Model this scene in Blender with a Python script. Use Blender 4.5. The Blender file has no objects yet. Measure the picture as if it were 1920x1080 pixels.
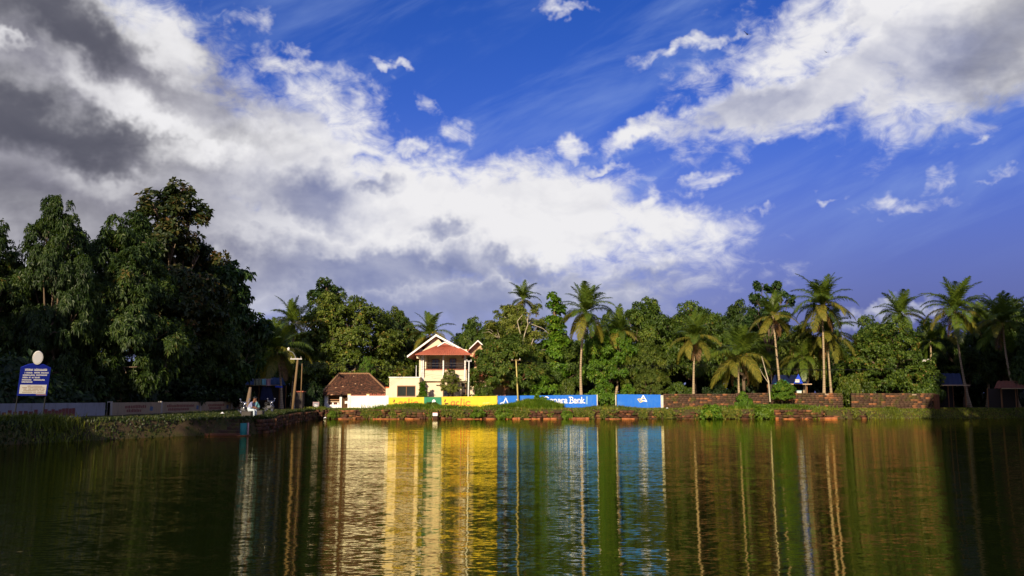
import bpy, bmesh, math, random
import numpy as np
from mathutils import Vector, Matrix

R = math.radians
sc = bpy.context.scene
C = sc.collection
random.seed(4)

# ------------------------------------------------------------------ camera
FPX, CAMZ = 1663.0, 2.2                       # focal length in pixels of a 1920 wide frame, eye height
PITCH = math.atan(208.0 / FPX)
cam_d = bpy.data.cameras.new('camera'); cam = bpy.data.objects.new('camera', cam_d); C.objects.link(cam)
cam_d.sensor_width = 36; cam_d.lens = 36 * FPX / 1920; cam_d.clip_start = .1; cam_d.clip_end = 6000
cam.location = (0, 0, CAMZ); cam.rotation_euler = (R(90) + PITCH, 0, 0)
sc.camera = cam
SP, CP = math.sin(PITCH), math.cos(PITCH)

def ray(px, py):
    a = (px - 960) / FPX; b = (540 - py) / FPX
    return Vector((a, CP - b * SP, SP + b * CP))
def P(px, py, Y):
    d = ray(px, py); t = Y / d.y
    return Vector((d.x * t, Y, CAMZ + d.z * t))
def X(px, Y): return (px - 960) / FPX * Y * 1.003
def Z(py, Y): return P(960, py, Y).z

# ------------------------------------------------------------------ sun and sky
SUN_EL, SUN_AZ = 19.5, -14.0     # elevation; degrees to the right of straight behind the camera
sun_d = bpy.data.lights.new('sun', 'SUN'); sun = bpy.data.objects.new('sun', sun_d); C.objects.link(sun)
sun_d.energy = 4.6; sun_d.angle = R(.53); sun_d.color = (1, .83, .60)
sdir = Vector((math.sin(R(SUN_AZ)) * math.cos(R(SUN_EL)), -math.cos(R(SUN_AZ)) * math.cos(R(SUN_EL)), math.sin(R(SUN_EL))))
sun.rotation_euler = sdir.to_track_quat('Z', 'Y').to_euler()

sc.view_settings.view_transform = 'Standard'; sc.view_settings.look = 'None'
sc.cycles.max_bounces = 5; sc.cycles.diffuse_bounces = 2; sc.cycles.glossy_bounces = 3; sc.cycles.transmission_bounces = 3
sc.view_settings.exposure = .42; sc.view_settings.gamma = 1; sc.view_settings.use_curve_mapping = False

world = bpy.data.worlds.new('World'); sc.world = world; world.use_nodes = True
world.cycles.sampling_method = 'MANUAL'; world.cycles.sample_map_resolution = 256
WT = world.node_tree; WT.nodes.clear()

class S:
    """a float socket with arithmetic, for writing node maths as expressions"""
    tree = None
    def __init__(s, sock): s.k = sock
    def __add__(a, b): return mth('ADD', a, b)
    def __radd__(a, b): return mth('ADD', b, a)
    def __sub__(a, b): return mth('SUBTRACT', a, b)
    def __rsub__(a, b): return mth('SUBTRACT', b, a)
    def __mul__(a, b): return mth('MULTIPLY', a, b)
    def __rmul__(a, b): return mth('MULTIPLY', b, a)
    def __truediv__(a, b): return mth('DIVIDE', a, b)
    def __rtruediv__(a, b): return mth('DIVIDE', b, a)
def put(sock, v):
    if isinstance(v, S): S.tree.links.new(v.k, sock)
    elif hasattr(v, 'is_output'): S.tree.links.new(v, sock)
    else: sock.default_value = v
def mth(op, *a, clamp=False):
    n = S.tree.nodes.new('ShaderNodeMath'); n.operation = op; n.use_clamp = clamp
    for i, v in enumerate(a): put(n.inputs[i], v)
    return S(n.outputs[0])
def sstep(v, lo, hi, a=0.0, b=1.0):
    n = S.tree.nodes.new('ShaderNodeMapRange'); n.interpolation_type = 'SMOOTHSTEP'
    put(n.inputs[0], v)
    for i, q in enumerate((lo, hi, a, b)): put(n.inputs[i + 1], q)
    return S(n.outputs[0])
def lin(v, lo, hi, a=0.0, b=1.0):
    n = S.tree.nodes.new('ShaderNodeMapRange'); put(n.inputs[0], v)
    for i, q in enumerate((lo, hi, a, b)): put(n.inputs[i + 1], q)
    return S(n.outputs[0])
def comb(x, y, z):
    n = S.tree.nodes.new('ShaderNodeCombineXYZ')
    for i, v in enumerate((x, y, z)): put(n.inputs[i], v)
    return n.outputs[0]
def sep(v):
    n = S.tree.nodes.new('ShaderNodeSeparateXYZ'); put(n.inputs[0], v)
    return [S(o) for o in n.outputs]
def noise(vec, scale, detail=4, rough=.5, dist=0.0, color=False):
    n = S.tree.nodes.new('ShaderNodeTexNoise')
    if vec is not None: put(n.inputs['Vector'], vec)
    n.inputs['Scale'].default_value = scale; n.inputs['Detail'].default_value = detail
    n.inputs['Roughness'].default_value = rough; n.inputs['Distortion'].default_value = dist
    return n.outputs['Color'] if color else S(n.outputs['Fac'])
def mixc(f, a, b, mode='MIX'):
    n = S.tree.nodes.new('ShaderNodeMix'); n.data_type = 'RGBA'; n.blend_type = mode
    put(n.inputs[0], f)
    for s_, v in ((n.inputs[6], a), (n.inputs[7], b)):
        put(s_, v if not isinstance(v, tuple) else (v + (1,) if len(v) == 3 else v))
    return n.outputs[2]

S.tree = WT
dirv = WT.nodes.new('ShaderNodeTexCoord').outputs['Generated']
dx, dy, dz = sep(dirv)
az0 = mth('ARCTAN2', dx, dy) * 57.2958
el0 = mth('ARCSINE', dz) * 57.2958
w1 = sep(noise(dirv, 7, 2, .5, 0, True)); w2 = sep(noise(dirv, 34, 3, .6, 0, True))
az = az0 + (w1[0] - .5) * 7.0 + (w2[0] - .5) * 4.2
el = el0 + (w1[1] - .5) * 5.0 + (w2[1] - .5) * 3.2
azel = comb(az, el, 0.0)

def blob(px, py, rx, ry, ang, amp):
    d = ray(px, py).normalized()
    a = math.degrees(math.atan2(d.x, d.y)); e = math.degrees(math.asin(d.z)); k = 57.2958 / FPX
    n = WT.nodes.new('ShaderNodeMapping'); n.vector_type = 'TEXTURE'
    put(n.inputs['Vector'], azel)
    n.inputs['Location'].default_value = (a, e, 0); n.inputs['Rotation'].default_value = (0, 0, R(ang))
    n.inputs['Scale'].default_value = (rx * k, ry * k, 1)
    l = WT.nodes.new('ShaderNodeVectorMath'); l.operation = 'LENGTH'; put(l.inputs[0], n.outputs[0])
    return sstep(S(l.outputs['Value']), 0.0, 1.55, amp, 0.0)
def blobs(lst, op='MAXIMUM'):
    acc = None
    for b in lst:
        v = blob(*b); acc = v if acc is None else mth(op, acc, v)
    return acc
# cloud banks: centre, half size in photo pixels, tilt, thickness
cover = blobs([
    (40, 150, 330, 260, 0, 1.7), (140, 350, 420, 220, 0, 1.7), (330, 250, 230, 190, -25, 1.6),
    (520, 340, 260, 180, -30, 1.5), (600, 225, 170, 90, -28, 1.05), (330, 90, 130, 70, -30, 1.1),
    (560, 490, 420, 140, 0, 1.6), (800, 430, 320, 130, -8, 1.6), (1020, 405, 240, 100, -10, 1.5),
    (1230, 435, 240, 66, -8, 1.05), (900, 545, 560, 70, 0, 1.2), (1160, 500, 300, 60, 0, .85),
    (1620, 120, 340, 100, 22, 1.35), (1850, 60, 300, 150, 20, 1.7), (1500, 50, 240, 90, 20, 1.05),
    (1310, 84, 120, 24, 10, .95), (1240, 255, 140, 34, 20, 1.0), (1420, 200, 210, 66, 18, 1.15),
    (1640, 15, 240, 70, 10, 1.2),
    (760, 290, 70, 26, 8, .85), (850, 250, 40, 54, 40, .74), (722, 138, 50, 14, 5, .72), (1050, 290, 50, 26, 0, .74),
    (1130, 325, 84, 15, -8, .8), (1330, 350, 66, 26, 20, .78), (1465, 277, 38, 16, 12, .78), (1720, 368, 120, 26, 0, .72),
    (1785, 322, 50, 26, 30, .7), (1850, 255, 54, 16, 14, .72), (1910, 320, 50, 14, 0, .7), (1565, 358, 34, 11, -8, .72),
    (1420, 410, 70, 16, 0, .85), (1680, 598, 150, 28, 0, .85), (1330, 545, 160, 24, 0, .62), (1060, 2, 60, 16, -8, .62),
    (530, 105, 90, 30, -12, .7), (430, 25, 110, 30, -10, .66), (790, 200, 60, 30, -30, .6)])
stretched = comb(dx, dy, dz * 1.7)
fb = noise(stretched, 9, 4, .55, .4); fe = noise(stretched, 30, 5, .62, .6)
fbl = noise(comb(dx + .010, dy, dz * 1.7 + .026), 9, 4, .55, .4)
away = sstep(mth('ABSOLUTE', az0), 38.0, 60.0)                    # the same broken cloud goes on round the horizon
far_cover = sstep(noise(stretched, 2.2, 2, .5), .45, .62, 0.1, .95) * away
cover = mth('MAXIMUM', cover, far_cover)
dens = sstep(cover + (fb - .5) * 1.0 + (fe - .5) * 1.05, .32, 1.08)
veil = sstep(noise(comb(dx * 1.5 - dz * 1.1, dy, dz * 4.0 - dx * 1.4), 4, 5, .58, .5), .42, .80) * sstep(el0, 6.0, 13.0) * .36
# thick parts that show grey
D1 = blobs([(70, 20, 330, 76, -4, 1.3), (110, 228, 300, 62, -6, 1.35), (10, 360, 150, 60, 0, .6), (1980, 60, 210, 110, 22, .7), (1980, 0, 200, 100, 0, .7),
            (290, 130, 150, 36, -20, .5), (330, 250, 220, 36, -6, .75)])
D2 = blobs([(560, 365, 170, 56, -8, .95), (720, 500, 280, 52, 0, 1.2), (450, 500, 380, 80, 0, 1.05), (810, 440, 66, 24, 0, .78), (705, 362, 60, 18, 0, .72),
            (100, 330, 440, 190, 0, 1.12), (980, 500, 160, 30, 0, .95), (180, 120, 340, 130, -10, 1.15), (480, 190, 220, 60, -25, .8), (1650, 130, 360, 80, 22, .5),
            (1580, 25, 60, 18, 20, .6), (900, 570, 600, 54, 0, 1.15), (1120, 525, 260, 36, 0, .85), (1420, 190, 240, 80, 18, .6), (1820, 110, 240, 100, 22, .8)])
lights = blobs([(300, 70, 110, 50, -35, .8), (230, 175, 200, 34, -28, .7), (370, 285, 90, 30, 0, .6), (200, 330, 80, 26, 0, .5), (560, 195, 120, 40, -25, .5), (1560, 60, 260, 26, 22, .5), (10, 97, 40, 9, 0, .45)])
relief = (fbl - fb) * 2.2 + (fe - .5) * -.55
mott = (noise(stretched, 8, 5, .58, .5) - .5) * 1.1
d1 = mth('ADD', sstep(D1 + mott * .8 - lights * .8, .0, 1.3) * .95, relief * .08, clamp=True)
d2 = mth('ADD', sstep(D2 + mott * .75 - lights, .08, 1.1) * .88, relief * .30, clamp=True)
grey = mixc(sstep(az0, -24.0, -8.0), (2.5, 2.45, 3.0), (2.0, 2.35, 4.3))
ccol = mixc(d2, (8.6, 8.5, 8.7), grey)
ccol = mixc(d1, ccol, (.95, .97, 1.3))
ccol = mixc(sstep(el0, 1.0, 9.5, .9, 0.0), ccol, (2.7, 3.1, 5.4))
sky = WT.nodes.new('ShaderNodeTexSky'); sky.sky_type = 'NISHITA'; sky.sun_disc = False
sky.sun_elevation = R(SUN_EL); sky.sun_rotation = R(180 - SUN_AZ)
sky.air_density = 1.0; sky.dust_density = .4; sky.ozone_density = 3.0
hs = WT.nodes.new('ShaderNodeHueSaturation'); hs.inputs['Saturation'].default_value = 1.35; hs.inputs['Value'].default_value = 1.0
WT.links.new(sky.outputs[0], hs.inputs['Color'])
blue = mixc(1.0, hs.outputs[0], (1.0, .585, 1.12), 'MULTIPLY')
blue = mixc(sstep(el0, 1.0, 19.0, .97, 0.0), blue, mixc(sstep(az0, -2.0, 26.0), (2.6, 3.05, 5.4), (.75, 1.02, 3.0)))
col = mixc(veil, blue, (3.6, 4.9, 8.0))
col = mixc(dens, col, ccol)
bg = WT.nodes.new('ShaderNodeBackground'); bg.inputs['Strength'].default_value = .075
WT.links.new(col, bg.inputs['Color'])
wo = WT.nodes.new('ShaderNodeOutputWorld'); WT.links.new(bg.outputs[0], wo.inputs[0])

# ------------------------------------------------------------------ helpers
def tag(o, label=None, cat=None, group=None, kind=None):
    if label: o['label'] = label
    if cat: o['category'] = cat
    if group: o['group'] = group
    if kind: o['kind'] = kind
    elif cat: o['kind'] = 'thing'
    return o
def obj(name, me, mat=None, parent=None):
    o = bpy.data.objects.new(name, me); C.objects.link(o)
    if mat is not None and me is not None:
        ms = mat if isinstance(mat, (list, tuple)) else [mat]
        if len(me.materials) == 0:
            for m in ms: me.materials.append(m)
        else:
            for i, m in enumerate(ms):
                if me.materials[i] is not m:
                    o.material_slots[i].link = 'OBJECT'; o.material_slots[i].material = m
    if parent is not None: o.parent = parent
    return o
def empty(name, loc=(0, 0, 0), rz=0.0, scale=(1, 1, 1)):
    o = bpy.data.objects.new(name, None); C.objects.link(o)
    o.location = loc; o.rotation_euler = (0, 0, rz); o.scale = scale; o.empty_display_size = .3
    return o
def mesh_np(name, co, faces, tint=None, smooth=False):
    """co (n,3); faces (m,k) ints, all the same k"""
    me = bpy.data.meshes.new(name)
    co = np.asarray(co, np.float32); faces = np.asarray(faces, np.int32); m, k = faces.shape
    me.vertices.add(len(co)); me.vertices.foreach_set('co', co.ravel())
    me.loops.add(m * k); me.loops.foreach_set('vertex_index', faces.ravel())
    me.polygons.add(m); me.polygons.foreach_set('loop_start', np.arange(0, m * k, k, dtype=np.int32))
    me.polygons.foreach_set('loop_total', np.full(m, k, np.int32))
    if smooth: me.polygons.foreach_set('use_smooth', np.ones(m, bool))
    if tint is not None:
        a = me.attributes.new('tint', 'FLOAT', 'POINT'); a.data.foreach_set('value', np.asarray(tint, np.float32))
    me.update(); me.validate()
    return me
class MB:
    """collects boxes, prisms and tubes; .build() links them as one mesh object"""
    def __init__(s): s.v = []; s.f = []; s.mi = []; s.cur = 0
    def quadset(s, pts, faces):
        b = len(s.v); s.v += [tuple(p) for p in pts]
        for f in faces: s.f.append(tuple(b + i for i in f)); s.mi.append(s.cur)
        return s
    def box(s, x0, x1, y0, y1, z0, z1):
        return s.quadset([(x0, y0, z0), (x1, y0, z0), (x1, y1, z0), (x0, y1, z0), (x0, y0, z1), (x1, y0, z1), (x1, y1, z1), (x0, y1, z1)],
                         [(0, 3, 2, 1), (4, 5, 6, 7), (0, 1, 5, 4), (1, 2, 6, 5), (2, 3, 7, 6), (3, 0, 4, 7)])
    def prism(s, poly, off):
        """polygon of 3-D points extruded by the vector off"""
        n = len(poly); off = Vector(off); pts = [Vector(p) for p in poly] + [Vector(p) + off for p in poly]
        return s.quadset(pts, [tuple(range(n - 1, -1, -1)), tuple(range(n, 2 * n))] + [(i, (i + 1) % n, n + (i + 1) % n, n + i) for i in range(n)])
    def tube(s, pts, rad, n=8, cap=True):
        pts = [Vector(p) for p in pts]; rad = rad if isinstance(rad, (list, tuple)) else [rad] * len(pts)
        b = len(s.v); up = Vector((0, 0, 1))
        for i, p in enumerate(pts):
            t = (pts[min(i + 1, len(pts) - 1)] - pts[max(i - 1, 0)]).normalized()
            a = t.cross(Vector((1, 0, 0)) if abs(t.x) < .8 else up).normalized(); c = t.cross(a)
            for k in range(n):
                an = 2 * math.pi * k / n; s.v.append(tuple(p + (a * math.cos(an) + c * math.sin(an)) * rad[i]))
        for i in range(len(pts) - 1):
            for k in range(n):
                s.f.append((b + i * n + k, b + i * n + (k + 1) % n, b + (i + 1) * n + (k + 1) % n, b + (i + 1) * n + k)); s.mi.append(s.cur)
        if cap:
            s.f.append(tuple(b + k for k in range(n - 1, -1, -1))); s.mi.append(s.cur)
            e = b + (len(pts) - 1) * n; s.f.append(tuple(e + k for k in range(n))); s.mi.append(s.cur)
        return s
    def ball(s, c, r, n=8, m=6, sc_=(1, 1, 1)):
        b = len(s.v); c = Vector(c)
        for i in range(1, m):
            th = math.pi * i / m
            for k in range(n):
                ph = 2 * math.pi * k / n
                s.v.append((c.x + r * sc_[0] * math.sin(th) * math.cos(ph), c.y + r * sc_[1] * math.sin(th) * math.sin(ph), c.z + r * sc_[2] * math.cos(th)))
        t = len(s.v); s.v.append((c.x, c.y, c.z + r * sc_[2])); s.v.append((c.x, c.y, c.z - r * sc_[2]))
        for k in range(n):
            s.f.append((t, b + k, b + (k + 1) % n)); s.mi.append(s.cur)
            e = b + (m - 2) * n; s.f.append((t + 1, e + (k + 1) % n, e + k)); s.mi.append(s.cur)
            for i in range(m - 2):
                s.f.append((b + i * n + k, b + (i + 1) * n + k, b + (i + 1) * n + (k + 1) % n, b + i * n + (k + 1) % n)); s.mi.append(s.cur)
        return s
    def mesh(s, name, smooth=False, bevel=0.0):
        me = bpy.data.meshes.new(name); me.from_pydata(s.v, [], s.f)
        me.polygons.foreach_set('material_index', s.mi)
        if bevel:
            bm = bmesh.new(); bm.from_mesh(me)
            bmesh.ops.bevel(bm, geom=bm.edges[:], offset=bevel, segments=1, affect='EDGES', clamp_overlap=True)
            bm.to_mesh(me); bm.free()
        if smooth: me.polygons.foreach_set('use_smooth', [True] * len(me.polygons))
        me.update(); return me
    def build(s, name, mat, parent=None, smooth=False, bevel=0.0):
        return obj(name, s.mesh(name, smooth, bevel), mat, parent)

# ------------------------------------------------------------------ materials
def new_mat(name):
    m = bpy.data.materials.new(name); m.use_nodes = True; m.node_tree.nodes.clear(); S.tree = m.node_tree
    return m
def out(m, sh):
    o = m.node_tree.nodes.new('ShaderNodeOutputMaterial'); m.node_tree.links.new(sh, o.inputs['Surface']); return m
def principled(col, rough=.7, spec=.3, normal=None, metal=0.0):
    n = S.tree.nodes.new('ShaderNodeBsdfPrincipled')
    put(n.inputs['Base Color'], col if not isinstance(col, tuple) else col + (1,))
    put(n.inputs['Roughness'], rough); n.inputs['Specular IOR Level'].default_value = spec; n.inputs['Metallic'].default_value = metal
    if normal is not None: put(n.inputs['Normal'], normal)
    return n
def bump(h, strength=.4, dist=.02):
    n = S.tree.nodes.new('ShaderNodeBump'); n.inputs['Strength'].default_value = strength; n.inputs['Distance'].default_value = dist
    put(n.inputs['Height'], h); return n.outputs[0]
def objco(): return S.tree.nodes.new('ShaderNodeTexCoord').outputs['Object']
def pos(): return S.tree.nodes.new('ShaderNodeNewGeometry').outputs['Position']
def attr(n_):
    n = S.tree.nodes.new('ShaderNodeAttribute'); n.attribute_name = n_; return S(n.outputs['Fac'])
def ramp(f, stops):
    n = S.tree.nodes.new('ShaderNodeValToRGB'); put(n.inputs[0], f); e = n.color_ramp.elements
    while len(e) < len(stops): e.new(.5)
    for i, (p, c) in enumerate(stops): e[i].position = p; e[i].color = c + (1,)
    return n.outputs[0]

def paint(name, col, dirt=.35, dirtcol=(.12, .09, .06), rough=.7, scale=1.3, spec=.25):
    """paint or plaster with stains of its own and fine grain"""
    m = new_mat(name); c = pos(); x, y, z = sep(c)
    a = noise(c, scale, 6, .6, .3); s = noise(comb(x * 3.0, y * 3.0, z * .5), 1.2, 5, .6)
    f = sstep(a * .6 + s * .55, .52, .86, 0.0, dirt)
    k = mixc(f, col, dirtcol); g = noise(c, 40, 3, .6)
    k = mixc(.18, k, ramp(g, [(.3, (.25, .25, .25)), (.7, (.9, .9, .9))]), 'SOFT_LIGHT')
    return out(m, principled(k, rough, spec, bump(g, .25, .01)).outputs[0])
def plain(name, col, rough=.6, spec=.3, metal=0.0, var=.2):
    m = new_mat(name); g = noise(objco(), 9, 4, .6)
    k = mixc(g * var, col, tuple(c * .45 for c in col))
    return out(m, principled(k, rough, spec, None, metal).outputs[0])
def leaf(name, dark, mid, light, odd=(.22, .13, .03), oddness=.04, trans=.32, rough=.48):
    m = new_mat(name); t = attr('tint'); oi = S.tree.nodes.new('ShaderNodeObjectInfo')
    t2 = t + (S(oi.outputs['Random']) - .5) * .18
    k = ramp(t2, [(0.0, dark), (.5, mid), (1 - oddness, light), (1.0, odd)])
    p = principled(k, rough, .35)
    tr = S.tree.nodes.new('ShaderNodeBsdfTranslucent')
    put(tr.inputs['Color'], mixc(1.0, k, (1.25, 1.15, .5), 'MULTIPLY'))
    mx = S.tree.nodes.new('ShaderNodeMixShader'); mx.inputs[0].default_value = trans
    S.tree.links.new(p.outputs[0], mx.inputs[1]); S.tree.links.new(tr.outputs[0], mx.inputs[2])
    return out(m, mx.outputs[0])
def bark(name, a, b, ring=0.0):
    m = new_mat(name); c = objco(); x, y, z = sep(c)
    n = noise(comb(x * 2, y * 2, z * .45), 5, 6, .65)
    k = mixc(n, a, b); h = n
    if ring:
        w = mth('SINE', z * ring + n * 2.0); h = n + w * .35; k = mixc(sstep(w, .55, 1.0, 0.0, .5), k, tuple(q * .35 for q in a))
    return out(m, principled(k, .85, .15, bump(h, .6, .03)).outputs[0])

M = {}
M['leaf_dark'] = leaf('leaf_dark', (.015, .034, .006), (.040, .078, .011), (.10, .14, .02), (.15, .10, .02), .03)
M['leaf_mango'] = leaf('leaf_mango', (.024, .052, .006), (.066, .118, .012), (.155, .21, .022), (.24, .15, .03), .04)
M['leaf_round'] = leaf('leaf_round', (.030, .058, .006), (.086, .130, .012), (.185, .215, .026), (.28, .19, .035), .05)
M['leaf_fresh'] = leaf('leaf_fresh', (.04, .11, .006), (.095, .20, .012), (.19, .30, .02), (.32, .30, .03), .04, .38)
M['leaf_pale'] = leaf('leaf_pale', (.07, .10, .012), (.15, .19, .022), (.26, .29, .045), (.32, .23, .06), .06, .38)
M['leaf_teak'] = leaf('leaf_teak', (.014, .035, .008), (.035, .08, .014), (.10, .15, .03), (.24, .24, .08), .06)
M['leaf_rust'] = leaf('leaf_rust', (.016, .03, .008), (.042, .064, .014), (.11, .088, .022), (.22, .10, .03), .25)
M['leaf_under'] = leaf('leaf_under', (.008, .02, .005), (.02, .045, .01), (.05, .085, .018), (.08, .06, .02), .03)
M['frond'] = leaf('frond', (.034, .068, .01), (.085, .138, .016), (.18, .225, .025), (.30, .24, .04), .05, .35, .38)
M['frond_yellow'] = leaf('frond_yellow', (.08, .10, .014), (.18, .18, .024), (.32, .26, .035), (.32, .18, .04), .1, .35)
M['frond_dead'] = leaf('frond_dead', (.08, .045, .018), (.16, .085, .03), (.26, .14, .05), (.3, .18, .07), .1, .25)
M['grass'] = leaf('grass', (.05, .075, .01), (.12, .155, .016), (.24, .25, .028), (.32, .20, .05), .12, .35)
M['grass_painted_shade'] = leaf('grass_painted_shade', (.014, .026, .005), (.032, .050, .008), (.07, .085, .014), (.12, .09, .03), .08, .3)  # darker copy of the grass: shade of the left bank put into its colour
M['grass_lush'] = leaf('grass_lush', (.05, .10, .008), (.11, .20, .014), (.21, .30, .022), (.3, .28, .04), .06, .4)
M['bark'] = bark('bark', (.10, .07, .045), (.25, .18, .12))
M['bark_red'] = bark('bark_red', (.20, .10, .06), (.36, .19, .11))
M['bark_palm'] = bark('bark_palm', (.30, .22, .13), (.48, .37, .23), 24.0)
M['bark_pale'] = bark('bark_pale', (.36, .30, .20), (.55, .48, .34))
M['cream'] = paint('cream', (.76, .63, .44), .34, (.40, .28, .16))
M['tan'] = paint('tan', (.62, .42, .24), .4, (.3, .18, .1))
M['white'] = paint('white', (.84, .82, .78), .18, (.4, .32, .24))
M['stained'] = paint('stained', (.62, .58, .48), .7, (.22, .17, .11), .8, 3.0)
M['yellow'] = paint('yellow', (.76, .56, .035), .42, (.42, .27, .07))
M['blue'] = paint('blue', (.012, .14, .60), .42, (.12, .28, .50))
M['green'] = paint('green', (.025, .20, .09), .55, (.10, .25, .30))
M['sign_blue'] = plain('sign_blue', (.012, .025, .30), .4, .4)
M['sign_white'] = plain('sign_white', (.80, .77, .70), .5, .3, var=.1)
M['sign_tan'] = plain('sign_tan', (.50, .36, .22), .6)
M['ink_white'] = plain('ink_white', (.86, .85, .84), .6, var=.08)
M['ink_orange'] = plain('ink_orange', (.80, .17, .03), .6)
M['ink_maroon'] = plain('ink_maroon', (.16, .025, .015), .6)
M['ink_pale'] = plain('ink_pale', (.72, .60, .16), .6)
M['ink_gold'] = plain('ink_gold', (.80, .60, .20), .6)
M['roof_red'] = paint('roof_red', (.38, .105, .060), .55, (.17, .065, .045), .6, 2.4)
M['rust'] = plain('rust', (.16, .05, .03), .8)
M['wood_brown'] = plain('wood_brown', (.28, .13, .05), .6)
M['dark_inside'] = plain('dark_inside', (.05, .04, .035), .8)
M['metal_grey'] = plain('metal_grey', (.35, .35, .36), .4, .5, .6)
M['black'] = plain('black', (.012, .012, .014), .4, .5)
M['chrome'] = plain('chrome', (.75, .75, .78), .2, .5, .9)
M['rubber'] = plain('rubber', (.02, .02, .02), .8)
M['pole_wood'] = bark('pole_wood', (.15, .095, .045), (.26, .175, .09))
M['pole_white'] = plain('pole_white', (.75, .75, .70), .5)
M['pole_yellow'] = plain('pole_yellow', (.55, .45, .16), .5)
M['tarp_blue'] = plain('tarp_blue', (.03, .08, .62), .35, .5)
M['tarp_navy'] = plain('tarp_navy', (.012, .02, .07), .45, .4)
M['teal'] = plain('teal', (.02, .20, .20), .6)
M['cloth_teal'] = plain('cloth_teal', (.18, .45, .48), .8)
M['cloth_pink'] = plain('cloth_pink', (.42, .25, .25), .8)
M['cloth_olive'] = plain('cloth_olive', (.20, .21, .14), .8)
M['concrete'] = paint('concrete', (.33, .30, .27), .5, (.08, .07, .05))
M['dark_stone'] = paint('dark_stone', (.06, .052, .045), .5, (.03, .025, .02))
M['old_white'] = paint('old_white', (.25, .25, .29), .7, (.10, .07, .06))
M['old_brown'] = paint('old_brown', (.30, .22, .15), .6, (.08, .06, .04))
M['faded_red'] = paint('faded_red', (.17, .04, .035), .6, (.10, .05, .04))
M['faded_blue'] = paint('faded_blue', (.06, .10, .20), .5, (.05, .05, .06))
M['skin'] = plain('skin', (.22, .10, .055), .55)
M['hair'] = plain('hair', (.012, .010, .009), .6)
M['shirt_blue'] = plain('shirt_blue', (.26, .27, .42), .85)
M['shirt_teal'] = plain('shirt_teal', (.10, .26, .28), .85)
M['trousers_pale'] = plain('trousers_pale', (.52, .60, .66), .85)
M['trousers_dark'] = plain('trousers_dark', (.03, .03, .04), .85)

def laterite(name, a=(.24, .075, .035), b=(.10, .045, .03), moss=.5):
    m = new_mat(name); c = pos(); t = attr('tint')
    n = noise(c, 2.5, 8, .65, .4); g = noise(c, 14, 5, .7)
    k = mixc(n, a, b); k = mixc(sstep(t, .72, 1.0, 0.0, .8), k, (.34, .14, .06)); k = mixc(sstep(t, .45, 0.0, 0.0, .7), k, (.05, .03, .022))
    k = mixc(sstep(noise(c, 1.1, 6, .65), .5, .66, 0.0, moss), k, (.085, .085, .018))
    return out(m, principled(k, .9, .15, bump(g, .8, .05)).outputs[0])
M['laterite'] = laterite('laterite', (.13, .05, .028), (.055, .032, .022), .75); M['laterite_wall'] = laterite('laterite_wall', (.115, .064, .04), (.065, .043, .03), .75)
M['laterite_wet'] = laterite('laterite_wet', (.48, .18, .07), (.26, .085, .04), .1)
def roof_tile():
    m = new_mat('roof_tile'); t = attr('tint'); c = pos()
    k = ramp(t, [(0.0, (.035, .018, .012)), (.6, (.085, .036, .022)), (.93, (.13, .055, .03)), (1.0, (.42, .24, .14))])
    k = mixc(sstep(noise(c, 1.4, 6, .6), .5, .7, 0.0, .45), k, (.05, .035, .025))
    return out(m, principled(k, .85, .2, bump(noise(c, 18, 4, .6), .5, .02)).outputs[0])
M['roof_tile'] = roof_tile()
def glass_dark():
    m = new_mat('window_glass'); n = noise(objco(), 1.5, 3)
    return out(m, principled(mixc(n, (.02, .025, .025), (.04, .045, .04)), .08, .6).outputs[0])
M['glass'] = glass_dark()
def soil():
    m = new_mat('soil'); c = pos(); n = noise(c, .7, 8, .65, .3); g = noise(c, 7, 5, .65)
    k = mixc(sstep(n, .38, .62), (.060, .042, .024), (.050, .054, .014)); k = mixc(sstep(g, .45, .7, 0.0, .5), k, (.10, .066, .032))
    return out(m, principled(k, .95, .1, bump(g, .7, .06)).outputs[0])
M['soil'] = soil()
def water_mat():
    m = new_mat('pond_water'); c = pos(); x, y, z = sep(c)
    a = noise(comb(x * .5, y * .8, 0.0), 1.1, 4, .6, .3)
    b = noise(comb(x * .12, y * .10, 7.0), 1.0, 3, .55)
    fine = noise(comb(x * 1.5, y * 3.6, 3.0), 3.4, 4, .62, .2)
    hx = noise(comb(x * .9, y * 1.6, 11.0), 2.2, 4, .6)
    # tilt put into the normals towards the near bank to draw reflections out long
    lean = lin(1.0 / mth('MAXIMUM', y, 6.0), .016, .10, .0, .0865)
    calm = sstep(b, .40, .60, .65, 1.15)
    ny = lean + ((a - .5) * .036 + (fine - .5) * .085) * calm + (b - .5) * .006
    nx = (hx - .5) * .055 * calm
    v = S.tree.nodes.new('ShaderNodeVectorMath'); v.operation = 'NORMALIZE'; put(v.inputs[0], comb(nx, ny, 1.0))
    fr = S.tree.nodes.new('ShaderNodeFresnel'); fr.inputs['IOR'].default_value = 1.34; put(fr.inputs['Normal'], v.outputs[0])
    df = S.tree.nodes.new('ShaderNodeBsdfDiffuse'); df.inputs['Color'].default_value = (.010, .016, .003, 1)
    gl = S.tree.nodes.new('ShaderNodeBsdfGlossy'); gl.inputs['Color'].default_value = (.95, .90, .55, 1); gl.inputs['Roughness'].default_value = .045
    put(gl.inputs['Normal'], v.outputs[0]); mx = S.tree.nodes.new('ShaderNodeMixShader')
    put(mx.inputs[0], fr.outputs[0]); put(mx.inputs[1], df.outputs[0]); put(mx.inputs[2], gl.outputs[0])
    return out(m, mx.outputs[0])
M['water'] = water_mat()

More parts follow.
